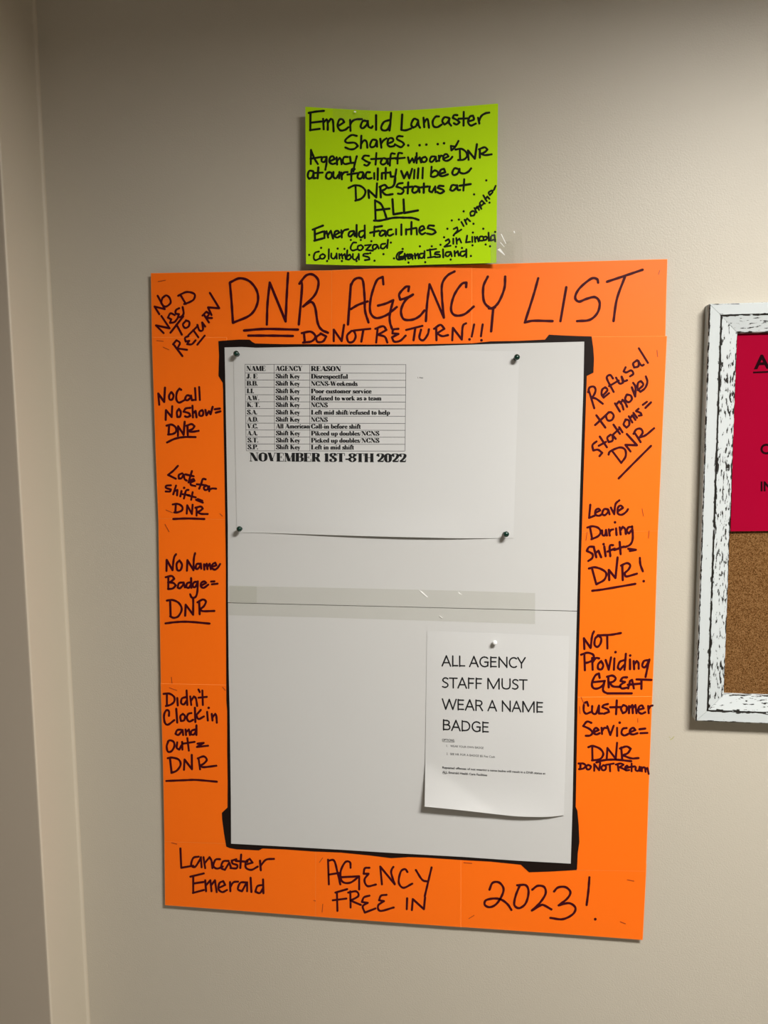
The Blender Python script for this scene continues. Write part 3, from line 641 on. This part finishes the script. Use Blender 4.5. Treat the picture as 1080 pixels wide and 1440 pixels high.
# printed lists -------------------------------------------------------
# heavy fat-face letters drawn as outlines: F fat stem, T hairline, C curve fat where it runs upright, D dot, H heavy bar
S0 = lambda a, b, y=0.0: ('T', [(a, y), (b, y)])
V = lambda x, a=0.0, b=1.0: ('F', [(x, a), (x, b)])
G = {
 'A': (1.0, [('T', [(.1, 0), (.45, 1)]), ('F', [(.5, 1), (.82, 0)]), ('T', [(.22, .32), (.68, .32)]), S0(0, .24), S0(.6, 1.02)]),
 'B': (.95, [V(.24), ('C', [(.24, 1), (.5, 1), (.72, .9), (.74, .75), (.68, .6), (.5, .53), (.24, .53)]), ('C', [(.24, .53), (.5, .53), (.76, .42), (.79, .27), (.74, .1), (.5, 0), (.24, 0)]), S0(0, .4), S0(0, .4, 1)]),
 'C': (.98, [('C', [(.82, .7), (.7, .95), (.5, 1), (.24, .82), (.17, .5), (.24, .18), (.5, 0), (.75, .08), (.87, .3)]), ('T', [(.86, 1), (.86, .68)])]),
 'D': (1.02, [V(.24), ('C', [(.24, 1), (.5, 1), (.76, .85), (.84, .5), (.76, .15), (.5, 0), (.24, 0)]), S0(0, .4), S0(0, .4, 1)]),
 'E': (.92, [V(.24), S0(0, .8, 1), S0(0, .84), S0(.24, .6, .5), ('T', [(.8, 1), (.8, .7)]), ('T', [(.84, 0), (.84, .32)]), ('T', [(.6, .66), (.6, .34)])]),
 'G': (1.08, [('C', [(.84, .72), (.7, .96), (.5, 1), (.24, .82), (.17, .5), (.24, .18), (.5, 0), (.76, .08)]), V(.82, 0, .42), S0(.62, 1.04, .42), ('T', [(.86, 1), (.86, .68)])]),
 'H': (1.1, [V(.22), V(.86), S0(.2, .9, .5), S0(0, .44), S0(0, .44, 1), S0(.64, 1.08), S0(.64, 1.08, 1)]),
 'I': (.5, [V(.24), S0(0, .48), S0(0, .48, 1)]),
 'J': (.7, [V(.42, .15, 1), ('C', [(.42, .18), (.34, .02), (.18, -.02), (.06, .12)]), ('D', (.13, .17)), S0(.2, .66, 1)]),
 'K': (1.05, [V(.24), ('T', [(.3, .4), (.78, 1)]), ('F', [(.48, .6), (.82, 0)]), S0(0, .46), S0(0, .46, 1), S0(.62, .95, 1), S0(.62, 1.02)]),
 'L': (.86, [V(.24), S0(0, .46, 1), S0(0, .8), ('T', [(.8, 0), (.8, .36)])]),
 'M': (1.25, [('T', [(.12, 0), (.12, 1)]), ('F', [(.22, 1), (.56, 0)]), ('T', [(.56, 0), (.95, 1)]), V(1.02), S0(0, .26), S0(0, .26, 1), S0(.82, 1.22), S0(.9, 1.22, 1)]),
 'N': (1.02, [('T', [(.14, 0), (.14, 1)]), ('T', [(.88, 0), (.88, 1)]), ('F', [(.22, 1), (.8, 0)]), S0(0, .3), S0(0, .3, 1), S0(.72, 1.02, 1)]),
 'O': (1.04, [('C', [(.5, 1), (.24, .84), (.17, .5), (.24, .16), (.5, 0), (.78, .16), (.85, .5), (.78, .84), (.5, 1)])]),
 'P': (.9, [V(.24), ('C', [(.24, 1), (.5, 1), (.74, .9), (.77, .73), (.72, .55), (.5, .46), (.24, .46)]), S0(0, .46), S0(0, .4, 1)]),
 'R': (1.04, [V(.24), ('C', [(.24, 1), (.5, 1), (.72, .9), (.75, .75), (.7, .58), (.5, .5), (.24, .5)]), ('F', [(.56, .5), (.84, 0)]), S0(0, .46), S0(0, .4, 1), S0(.74, 1.02)]),
 'S': (.84, [('C', [(.68, .75), (.58, .95), (.42, 1), (.22, .9), (.2, .7), (.45, .52), (.66, .35), (.66, .12), (.45, 0), (.2, .06), (.1, .3)]), ('T', [(.1, .34), (.1, 0)]), ('T', [(.72, .68), (.72, 1)]), ('F', [(.3, .72), (.56, .32)])]),
 'T': (.94, [V(.46), S0(.03, .9, 1), ('T', [(.03, 1), (.03, .7)]), ('T', [(.9, 1), (.9, .7)]), S0(.22, .7)]),
 'V': (1.0, [('F', [(.2, 1), (.5, 0)]), ('T', [(.5, 0), (.84, 1)]), S0(0, .4, 1), S0(.72, 1, 1)]),
 'W': (1.4, [('F', [(.18, 1), (.44, 0)]), ('T', [(.44, 0), (.68, .9)]), ('F', [(.68, 1), (.94, 0)]), ('T', [(.94, 0), (1.2, 1)]), S0(0, .38, 1), S0(1.1, 1.34, 1)]),
 'Y': (1.0, [('F', [(.2, 1), (.5, .42)]), ('T', [(.52, .45), (.85, 1)]), V(.5, 0, .46), S0(0, .4, 1), S0(.72, 1, 1), S0(.28, .74)]),
 '0': (.86, [('C', [(.42, 1), (.22, .84), (.16, .5), (.22, .16), (.42, 0), (.64, .16), (.7, .5), (.64, .84), (.42, 1)])]),
 '1': (.66, [V(.34), ('T', [(.08, .84), (.34, 1)]), S0(.06, .62)]),
 '2': (.84, [('C', [(.12, .7), (.16, .92), (.4, 1), (.64, .9), (.66, .68), (.5, .42), (.1, .05)]), ('H', [(.12, .08), (.72, .08)]), ('T', [(.74, .05), (.78, .34)]), ('D', (.2, .74))]),
 '8': (.86, [('C', [(.42, 1), (.2, .9), (.18, .74), (.42, .54), (.66, .74), (.64, .9), (.42, 1)]), ('C', [(.42, .54), (.16, .4), (.14, .2), (.42, 0), (.7, .2), (.68, .4), (.42, .54)])]),
 'a': (.64, [('C', [(.12, .45), (.2, .6), (.35, .62), (.46, .5)]), V(.46, .04, .5), ('C', [(.46, .36), (.22, .33), (.14, .17), (.24, .02), (.44, .12)])]),
 'b': (.7, [V(.17), ('C', [(.17, .5), (.35, .62), (.54, .5), (.56, .3), (.5, .08), (.35, 0), (.17, .1)]), S0(.02, .2, 1)]),
 'c': (.58, [('C', [(.5, .45), (.4, .6), (.3, .62), (.15, .46), (.14, .2), (.3, 0), (.45, .04), (.52, .18)]), ('D', (.43, .47))]),
 'd': (.72, [V(.53), ('C', [(.53, .5), (.36, .62), (.17, .5), (.15, .3), (.2, .08), (.35, 0), (.53, .1)]), S0(.36, .55, 1), S0(.5, .7)]),
 'e': (.62, [('T', [(.12, .33), (.52, .33)]), ('C', [(.52, .33), (.46, .54), (.32, .62), (.16, .47), (.14, .2), (.3, 0), (.45, .04), (.53, .17)])]),
 'f': (.44, [V(.2, 0, .75), ('C', [(.2, .75), (.26, .96), (.4, 1), (.46, .88)]), ('D', (.42, .87)), S0(.03, .42, .6), S0(.02, .42)]),
 'h': (.76, [V(.17), ('C', [(.17, .46), (.36, .62), (.52, .55), (.55, .4)]), V(.55, 0, .45), S0(.02, .2, 1), S0(.02, .34), S0(.4, .72)]),
 'i': (.38, [V(.18, 0, .6), ('D', (.18, .86)), S0(.02, .36), S0(.02, .2, .6)]),
 'k': (.74, [V(.17), ('T', [(.25, .25), (.52, .6)]), ('F', [(.36, .36), (.58, 0)]), S0(.02, .34), S0(.42, .72), S0(.4, .64, .6)]),
 'l': (.38, [V(.18), S0(.02, .36), S0(.02, .2, 1)]),
 'm': (1.1, [V(.17, 0, .6), V(.53, 0, .46), V(.9, 0, .46), ('C', [(.17, .46), (.35, .62), (.5, .56), (.53, .4)]), ('C', [(.53, .46), (.72, .62), (.87, .56), (.9, .4)]), S0(.02, .34), S0(.4, .68), S0(.76, 1.06)]),
 'n': (.76, [V(.17, 0, .6), ('C', [(.17, .46), (.36, .62), (.52, .55), (.55, .4)]), V(.55, 0, .45), S0(.02, .34), S0(.4, .72), S0(.02, .2, .6)]),
 'o': (.66, [('C', [(.32, .62), (.17, .5), (.14, .3), (.19, .1), (.32, 0), (.47, .1), (.52, .3), (.47, .5), (.32, .62)])]),
 'p': (.7, [V(.17, -.26, .6), ('C', [(.17, .5), (.35, .62), (.54, .5), (.56, .3), (.5, .08), (.35, 0), (.17, .1)]), S0(.02, .36, -.26)]),
 'r': (.54, [V(.17, 0, .6), ('C', [(.2, .44), (.34, .62), (.46, .56)]), ('D', (.44, .52)), S0(.02, .36), S0(.02, .2, .6)]),
 's': (.52, [('C', [(.42, .46), (.35, .6), (.25, .62), (.14, .54), (.16, .42), (.3, .32), (.42, .22), (.4, .06), (.25, 0), (.12, .05), (.08, .18)]), ('F', [(.2, .44), (.36, .2)])]),
 't': (.44, [V(.19, .08, .84), S0(.03, .4, .6), ('C', [(.19, .1), (.26, 0), (.38, .08)])]),
 'u': (.76, [V(.17, .1, .6), V(.55, 0, .6), ('C', [(.17, .12), (.25, 0), (.4, .02), (.53, .15)]), S0(.02, .2, .6), S0(.42, .58, .6), S0(.53, .72)]),
 'v': (.64, [('F', [(.14, .6), (.33, 0)]), ('T', [(.33, 0), (.54, .6)]), S0(.02, .3, .6), S0(.44, .64, .6)]),
 'w': (.94, [('F', [(.14, .6), (.31, 0)]), ('T', [(.31, 0), (.48, .55)]), ('F', [(.46, .6), (.63, 0)]), ('T', [(.63, 0), (.82, .6)]), S0(.02, .3, .6), S0(.74, .92, .6)]),
 'y': (.64, [('F', [(.14, .6), (.33, .04)]), ('T', [(.55, .6), (.28, -.2)]), ('D', (.2, -.2)), S0(.02, .3, .6), S0(.44, .64, .6)]),
 '-': (.42, [('H', [(.05, .3), (.36, .3)])]),
 '/': (.42, [('T', [(.02, -.1), (.38, 1)])]),
 '.': (.3, [('D', (.13, .07))]),
 ' ': (.34, []),
}
FAT, THIN = 0.37, 0.07
def fatface(ink, s, x0, y0, x1, y1, cap):
    """set s from pixel (x0, y0) to (x1, y1) along its baseline, capitals cap pixels high"""
    tot = sum(G[c][0] for c in s)-0.06
    ux, uy = (x1-x0)/tot, (y1-y0)/tot
    sx = math.hypot(ux, uy)
    pos = 0.0
    for c in s:
        w, st = G[c]
        low = c.islower()
        fat = FAT*(0.82 if low else 1.0)
        P = lambda x, y: (x0+(pos+x)*ux - 0.0*y, y0+(pos+x)*uy-y*cap)
        thin = max(THIN*cap, 0.5)
        for kind, a in st:
            if kind == 'D':
                ink.disc(P(*a), 0.13*cap, 8); continue
            if kind in 'F':
                (xa, ya), (xb, yb) = a; h = fat/2
                ink.poly([P(xa-h, ya), P(xb-h, yb), P(xb+h, yb), P(xa+h, ya)])
            elif kind == 'T':
                (xa, ya), (xb, yb) = P(*a[0]), P(*a[1])
                dx, dy = xb-xa, yb-ya; L_ = math.hypot(dx, dy); nx, ny = -dy/L_*thin/2, dx/L_*thin/2
                ink.poly([(xa+nx, ya+ny), (xb+nx, yb+ny), (xb-nx, yb-ny), (xa-nx, ya-ny)])
            elif kind == 'H':
                (xa, ya), (xb, yb) = P(*a[0]), P(*a[1]); h = 0.085*cap
                ink.poly([(xa, ya-h), (xb, yb-h), (xb, yb+h), (xa, ya+h)])
            else:
                ink.n += 1
                q = [np.array(P(*p)) for p in a]
                run = []
                qq = [2*q[0]-q[1]]+q+[2*q[-1]-q[-2]]
                for i in range(1, len(qq)-2):
                    p0, p1, p2, p3 = qq[i-1:i+3]
                    for k in range(3):
                        t = k/3
                        run.append(0.5*((2*p1)+(-p0+p2)*t+(2*p0-5*p1+4*p2-p3)*t*t+(-p0+3*p1-3*p2+p3)*t**3))
                run.append(q[-1]); run = np.array(run)
                tan = np.gradient(run, axis=0); tan /= np.linalg.norm(tan, axis=1)[:, None]+1e-9
                prev = None
                for i in range(len(run)):
                    k = abs(tan[i][1])**1.6
                    wd = thin+(fat*sx-thin)*k
                    nx, ny = -tan[i][1]*wd/2, tan[i][0]*wd/2
                    e = (ink.put(run[i][0]+nx, run[i][1]+ny), ink.put(run[i][0]-nx, run[i][1]-ny))
                    if prev: ink.f.append([prev[0], prev[1], e[1], e[0]])
                    prev = e
        pos += w

def rulers(ink, lines, w):
    for (xa, ya), (xb, yb) in lines:
        dx, dy = xb-xa, yb-ya; L_ = math.hypot(dx, dy); nx, ny = -dy/L_*w/2, dx/L_*w/2
        n = 8
        for i in range(n):
            t0, t1 = i/n, (i+1)/n
            ink.poly([(xa+dx*t0+nx, ya+dy*t0+ny), (xa+dx*t1+nx, ya+dy*t1+ny), (xa+dx*t1-nx, ya+dy*t1-ny), (xa+dx*t0-nx, ya+dy*t0-ny)])

_txt = {}
def text_mesh(s, bold):
    cu = bpy.data.curves.new('t', 'FONT'); cu.body = s; cu.size = 1.0; cu.offset = bold; cu.resolution_u = 3
    o = bpy.data.objects.new('t', cu); COL.objects.link(o)
    dg = bpy.context.evaluated_depsgraph_get(); dg.update()
    me = bpy.data.meshes.new_from_object(o.evaluated_get(dg))
    vv = [(v.co.x, v.co.y) for v in me.vertices]; ff = [list(p.vertices) for p in me.polygons]
    bpy.data.objects.remove(o); bpy.data.curves.remove(cu); bpy.data.meshes.remove(me)
    return vv, ff
CAPH = max(y for x, y in text_mesh('H', 0)[0])
def sans(ink, s, x0, y0, x1, y1, cap, bold=0.0):
    vv, ff = text_mesh(s, bold)
    mn = min(x for x, y in vv); mxx = max(x for x, y in vv)
    ink.n += 1; base = len(ink.v)
    for x, y in vv:
        t = (x-mn)/(mxx-mn)
        ink.put(x0+(x1-x0)*t, y0+(y1-y0)*t-y/CAPH*cap)
    ink.f += [[base+i for i in f] for f in ff]

# plain office capitals as pen lines (advance and strokes in cap heights)
def arc(cx, cy, rx, ry, a0, a1, n=9):
    return [(cx+rx*math.cos(R(a0+(a1-a0)*i/n)), cy+ry*math.sin(R(a0+(a1-a0)*i/n))) for i in range(n+1)]
OC = {
 'A': (.90, [[(.06, 0), (.45, 1)], [(.45, 1), (.84, 0)], [(.2, .33), (.7, .33)]]), 'L': (.64, [[(.14, 1), (.14, .0)], [(.14, .06), (.6, .06)]]),
 'G': (.98, [arc(.54, .5, .42, .47, 48, 180)+arc(.54, .5, .42, .47, 190, 310), [(.84, .1), (.84, .48)], [(.56, .48), (.88, .48)]]),
 'E': (.76, [[(.14, 0), (.14, 1)], [(.14, .94), (.64, .94)], [(.14, .53), (.59, .53)], [(.14, .06), (.64, .06)]]),
 'F': (.71, [[(.14, 0), (.14, 1)], [(.14, .94), (.62, .94)], [(.14, .5), (.57, .5)]]),
 'N': (1.0, [[(.14, 0), (.14, 1)], [(.14, .95), (.86, .05)], [(.86, 0), (.86, 1)]]),
 'C': (.83, [arc(.5, .5, .4, .47, 52, 180)+arc(.5, .5, .4, .47, 190, 308)]),
 'Y': (.76, [[(.04, 1), (.38, .42)], [(.72, 1), (.38, .42)], [(.38, .42), (.38, 0)]]),
 'S': (.71, [[(.58, .86), (.46, .94), (.3, .94), (.15, .84), (.14, .68), (.26, .56), (.45, .46), (.57, .36), (.58, .2), (.46, .07), (.28, .04), (.1, .1)]]),
 'T': (.76, [[(.38, 0), (.38, .94)], [(.03, .94), (.73, .94)]]), 'M': (1.33, [[(.15, 0), (.15, 1)], [(.17, 1), (.66, .04)], [(.66, .04), (1.16, 1)], [(1.18, 1), (1.18, 0)]]),
 'U': (1.0, [[(.14, 1), (.14, .36), (.22, .13), (.42, .04), (.6, .04), (.79, .13), (.86, .36), (.86, 1)]]),
 'W': (1.38, [[(.05, 1), (.36, .02)], [(.36, .02), (.69, .98)], [(.69, .98), (1.02, .02)], [(1.02, .02), (1.33, 1)]]),
 'R': (.84, [[(.14, 0), (.14, 1)], [(.14, .94), (.45, .94), (.63, .87), (.68, .72), (.62, .56), (.45, .48), (.14, .48)], [(.46, .48), (.74, 0)]]),
 'B': (.85, [[(.14, 0), (.14, 1)], [(.14, .94), (.45, .94), (.62, .87), (.66, .74), (.6, .6), (.45, .53), (.14, .53)], [(.45, .53), (.66, .46), (.73, .3), (.67, .13), (.5, .06), (.14, .06)]]),
 'D': (.96, [[(.14, 0), (.14, 1)], [(.14, .94), (.42, .94), (.7, .84), (.84, .52), (.72, .18), (.42, .06), (.14, .06)]]),
 ' ': (.36, []) }
def office(ink, s, x0, y0, x1, y1, cap, w):
    tot = sum(OC[c][0] for c in s)-.14; ux, uy = (x1-x0)/tot, (y1-y0)/tot; pos = -.06
    for c in s:
        for st in OC[c][1]:
            ink.stroke([(x0+(pos+x)*ux, y0+(pos+x)*uy-y*cap) for x, y in st], w)
        pos += OC[c][0]

def sheet_thing(name, label, cat, paper, material):
    o = paper.build(name, material)
    o['label'] = label; o['category'] = cat
    c = at(*paper.px(.5, 1), 0.0)
    o.location = c; o.data.transform(Matrix.Translation(-c))
    return o

big = Paper([(328.2, 492.2), (430, 491.8), (530, 491.9), (630, 492.6), (730.2, 494)],
            [(333, 748.6), (400, 750.3), (470, 752.6), (540, 754.6), (600, 756), (650, 757), (722, 756.8)],
            lambda u, v: 0.0112+0.0052*max(0, (v-.8)/.2)**2*max(0, math.sin(math.pi*min(1, max(0, (u-.08)/.88))))**1.3*(0.4+0.6*u)+0.0006*math.sin(math.pi*u)*v
                         + 0.0016*(1-abs(2*u-1)**9)*(1-(2*v-1)**8), nu=44, nv=30)
lst = sheet_thing('printed_list', 'wide white paper printed with a NAME, AGENCY, REASON table, pinned by four green pins', 'paper', big, M['paper'])
ti = Ink(big.surf); tr = Ink(big.surf)
ys = [512.3, 524.4, 534.3, 544.4, 555, 564.9, 574.5, 584.9, 595, 604.6, 614.4, 624.3, 633.9]
lx = lambda y: 344.5+(y-512)*1.8/122; c2 = lambda y: 385.4+(y-512)*.8/122; c3 = lambda y: 435.5+(y-512)*.2/122; rx = lambda y: 570.8-(y-512)*1.2/122
rulers(tr, [((lx(y), y), (rx(y), y+0.5)) for y in ys]+[((f_(ys[0]), ys[0]), (f_(ys[-1]), ys[-1])) for f_ in (lx, c2, c3, rx)], 0.62)
rows = [('NAME', 373.3, 'AGENCY', 424.8, 'REASON', 479), ('J. E', 361.9, 'Shift Key', 421.5, 'Disrespectful', 489), ('B.B.', 362.4, 'Shift Key', 421.5, 'NCNS-Weekends', 502.4),
        ('I.I.', 357, 'Shift Key', 421.5, 'Poor customer service', 522), ('A.W.', 364.5, 'Shift Key', 421.5, 'Refused to work as a team', 536), ('K. T.', 365.4, 'Shift Key', 421.5, 'NCNS', 460.6),
        ('S.A.', 361.6, 'Shift Key', 421.5, 'Left mid shift/refused to help', 548), ('A.D.', 363, 'Shift Key', 421.5, 'NCNS', 460.6), ('V.C.', 362.6, 'All American', 435.3, 'Call-in before shift', 507),
        ('A.A.', 362, 'Shift Key', 421.8, 'Pikeed up doubles/NCNS', 533.2), ('S.T.', 363.2, 'Shift Key', 421.8, 'Picked up doubles/NCNS', 533.2), ('S.P.', 362.8, 'Shift Key', 422, 'Left in mid shift', 497.4)]
for i, (a, ax, b, bx, c, cx_) in enumerate(rows):
    yb = ys[i+1]-2.3-(0.7 if i == 0 else 0); cap = 6.7 if i == 0 else 6.1
    fatface(ti, a, lx(yb)+1.9, yb, ax, yb, cap); fatface(ti, b, c2(yb)+2.0, yb, bx, yb+.1, cap); fatface(ti, c, c3(yb)+1.7, yb+.2, cx_, yb+.4, cap)
fatface(ti, 'NOVEMBER 1ST-8TH 2022', 351, 648.3, 570.8, 649.9, 11.6)
sans(ti, '1. Rest', 587.5, 532.0, 595, 532.1, 1.9, 0.01)
tr.build('table_rules', M['rule'], lst); ti.build('printed_text', M['print'], lst)

fly = Paper([(600.4, 888), (650, 889.2), (700, 891), (750, 893), (800.6, 895)],
            [(597.2, 1134.3), (640, 1138.5), (680, 1143), (722, 1147.6), (750, 1148.8), (772, 1148.6), (793, 1146.6)],
            lambda u, v: 0.0108+0.0016*v*v+0.0060*max(0, (v-.80)/.20)**2*math.sin(math.pi*min(1, max(0, (u+.25)/1.22)))
                         + 0.00017*max(0.0, (-39*(u-.01)*200+51*(v-.75)*250)/64)
                         + 0.0034*(1-abs(2*u-1)**4)*math.sin(math.pi*min(1, .12+.7*v)), nu=36, nv=40)
fl = sheet_thing('printed_notice', 'white notice printed ALL AGENCY STAFF MUST WEAR A NAME BADGE, curling at the bottom', 'paper', fly, M['paper'])
fi = Ink(fly.surf)
office(fi, 'ALL AGENCY', 621.8, 936.5, 737.9, 939.3, 14.4, 2.0); office(fi, 'STAFF MUST', 621.8, 967.0, 740.4, 969.9, 14.5, 2.0)
office(fi, 'WEAR A NAME', 622.3, 997.5, 763.5, 1002.0, 14.6, 2.0); office(fi, 'BADGE', 622.6, 1026.4, 687.2, 1030.0, 14.3, 2.0)
K = lambda x, y: (610+x/6, 1020+y/6)
def small(s, a, b, cap, bold): sans(fi, s, *K(*a), *K(*b), cap, bold)
small('OPTIONS:', (70, 131), (176, 136), 2.9, 0.012); rulers(fi, [(K(70, 137), K(176, 142))], 0.5)
small('1.', (107, 181), (120, 182), 2.9, 0.0); small('WEAR YOUR OWN BADGE', (140, 183), (420, 200), 2.9, 0.0)
small('2.', (107, 248), (120, 249), 2.9, 0.0); small('SEE HR FOR A BADGE $5 Fee Cash', (138, 250), (515, 275), 2.9, 0.0)
small('Repeated offenses of not wearing a name badge will result in a DNR status at', (72, 364), (942, 415), 2.9, 0.02)
small('ALL Emerald Health Care Facilities', (72, 403), (450, 429), 2.9, 0.02); rulers(fi, [(K(72, 408), K(106, 411))], 0.5)
fi.build('printed_text', M['print'], fl)

# push pins -----------------------------------------------------------
def lathe(profile, n=24):
    vs_, fs = [], []
    for r, h in profile:
        for k in range(n):
            a = 2*math.pi*k/n; vs_.append((r*math.cos(a), -h, r*math.sin(a)))
    for j in range(len(profile)-1):
        for k in range(n):
            fs.append((j*n+k, j*n+(k+1) % n, (j+1)*n+(k+1) % n, (j+1)*n+k))
    fs.append(tuple(range((len(profile)-1)*n, len(profile)*n))); fs.append(tuple(range(n-1, -1, -1)))
    return vs_, fs
HEAD = [(.0021, 0), (.0024, .0004), (.0024, .0008), (.0016, .0014), (.0014, .0032), (.0017, .0046), (.0027, .0055), (.0033, .0064), (.0035, .0073), (.0034, .0083), (.0029, .0094), (.0020, .0101), (.0010, .0104), (.0003, .0105)]
def pin(px, py, d, label, material, tilt, group=None, scale=1.22):
    t = thing('push_pin', at(px, py, d), label, 'push pin', group)
    t.rotation_euler = tilt
    v, f = lathe([(r*scale, h*scale) for r, h in HEAD])
    o = link('pin_head', v, f, material, None, smooth=True); o.parent = t
    v, f = lathe([(.0003, -.007), (.0005, -.0065), (.0005, .001)], 8)
    o = link('needle', v, f, M['steel'], None); o.parent = t
    return t
grp = 'green push pins holding the printed list'
pin(334.6, 498.6, .0114, 'dark green push pin at the upper left corner of the printed list', M['pin_green'], (R(-4), 0, R(2)), grp)
pin(724.5, 504.6, .0114, 'dark green push pin at the upper right corner of the printed list', M['pin_green'], (R(-10), 0, R(14)), grp)
pin(338.6, 743.6, .0118, 'dark green push pin at the lower left corner of the printed list', M['pin_green'], (R(-6), 0, R(4)), grp)
pin(709.6, 750.4, .0126, 'dark green push pin at the lower right corner of the printed list', M['pin_green'], (R(-2), 0, R(14)), grp)
pin(694.6, 903.6, .0110, 'clear plastic push pin at the top of the name badge notice', M['pin_clear'], (R(-14), 0, R(10)), scale=1.05)

# ------------------------------------------------------------------ framed cork board on the right
FD = 0.022
x0 = (at(998, 427, FD).x+at(978, 1013, FD).x)/2
z1 = at(1000, 427.2, FD).z; z0 = at(979, 1014.2, FD).z
x1 = x0+0.86
cork = thing('cork_board', (0.5*(x0+x1), 0, z0), 'cork board in a distressed white painted frame hanging right of the orange poster', 'notice board')
prof = [(0, 0.0), (0, .0206), (.0014, .022), (.0150, .022), (.0156, .0205), (.0170, .0202), (.0176, .0212), (.0390, .0165), (.0400, .0150), (.0400, .004), (0, 0.0)]
vco = [0, .0206, .0226, .0362, .0375, .0388, .0400, .0618, .0635, .0740, .0790]
def rail(a, b, inward, seed, amount):
    """a mitred rail from outer corner a to outer corner b (x, z); inward = direction to the board's centre"""
    a, b, inw = Vector((a[0], 0, a[1])), Vector((b[0], 0, b[1])), Vector((inward[0], 0, inward[1]))
    dr = (b-a).normalized(); L_ = (b-a).length; n = len(prof); seg = 40
    vs_, fs, uv = [], [], []
    for s in range(seg+1):
        for (q, h), vv in zip(prof, vco):
            t0, t1 = q+0.00025, L_-q-0.00025
            t = t0+(t1-t0)*s/seg
            p = a+dr*t+inw*q; p.y = -h
            vs_.append(p); uv.append((t, vv))
    flip = dr.cross(inw).y > 0
    for s in range(seg):
        for k in range(n-1):
            q = (s*n+k, s*n+k+1, (s+1)*n+k+1, (s+1)*n+k)
            fs.append(q if flip else q[::-1])
    e0 = tuple(range(n-1)); e1 = tuple(seg*n+k for k in range(n-1))
    fs += [e0[::-1] if flip else e0, e1 if flip else e1[::-1]]
    return link('frame_rail', vs_, fs, distressed('worn white paint %d' % seed, seed, amount), cork, uvs=uv)
rail((x0, z0), (x0, z1), (1, 0), 3, 0.95)
rail((x0, z1), (x1, z1), (0, -1), 11, 0.75)
rail((x1, z1), (x1, z0), (-1, 0), 5, 0.85)
rail((x1, z0), (x0, z0), (0, 1), 8, 0.9)
link('cork_panel', *box(x0+.0385, x1-.0385, -.009, -.003, z0+.0385, z1-.0385), M['cork'], cork)
link('backing_panel', *box(x0+.004, x1-.004, -.0029, 0, z0+.004, z1-.004), M['foam'], cork)

PD = 0.0096
pk0, pk1 = at(1033.4, 467, PD), at(1024.6, 746.5, PD)
pink = Paper([(1035.6, 469.4), (1100, 468.4), (1170, 467.2), (1240, 466.2)], [(1027.4, 747.2), (1095, 746.6), (1165, 746), (1236, 745.4)], lambda u, v: PD+.0006+.0022*v*v*max(0, 1-u*1.4)+0.0025*max(0, v-.85)/.15*.6, nu=20, nv=20)
pn = sheet_thing('pink_notice', 'hot pink printed paper on the framed cork board', 'paper', pink, M['pink'])
for n_, args in enumerate([('A', 1060.0, 518.6, 1083, 517.6, 18.5, 0.03), ('C', 1069.2, 638.4, 1082.6, 638.2, 13.6, 0.03), ('IN', 1069.6, 690.4, 1086, 690.2, 12.8, 0.03)]):
    pi_ = Ink(pink.surf); sans(pi_, *args)
    if n_ == 0: rulers(pi_, [((1059, 523.8), (1090, 522.6))], 2.4)
    pi_.build('printed_text', M['print_pink'], pn)

# small chip in the wall paint
ch = Ink(lambda x, y, e=0: at(x, y, 0.0003+e))
ch.poly([(942, 1040), (944.5, 1038.4), (948, 1035), (948.5, 1036), (946, 1039), (943, 1041)]); ch.poly([(940, 1036), (941, 1036.5), (943, 1038), (942, 1036)])
w = bpy.data.objects['wall_back']
o = link('paint_chip', ch.v, ch.f, M['scuff'], None); o.parent = w
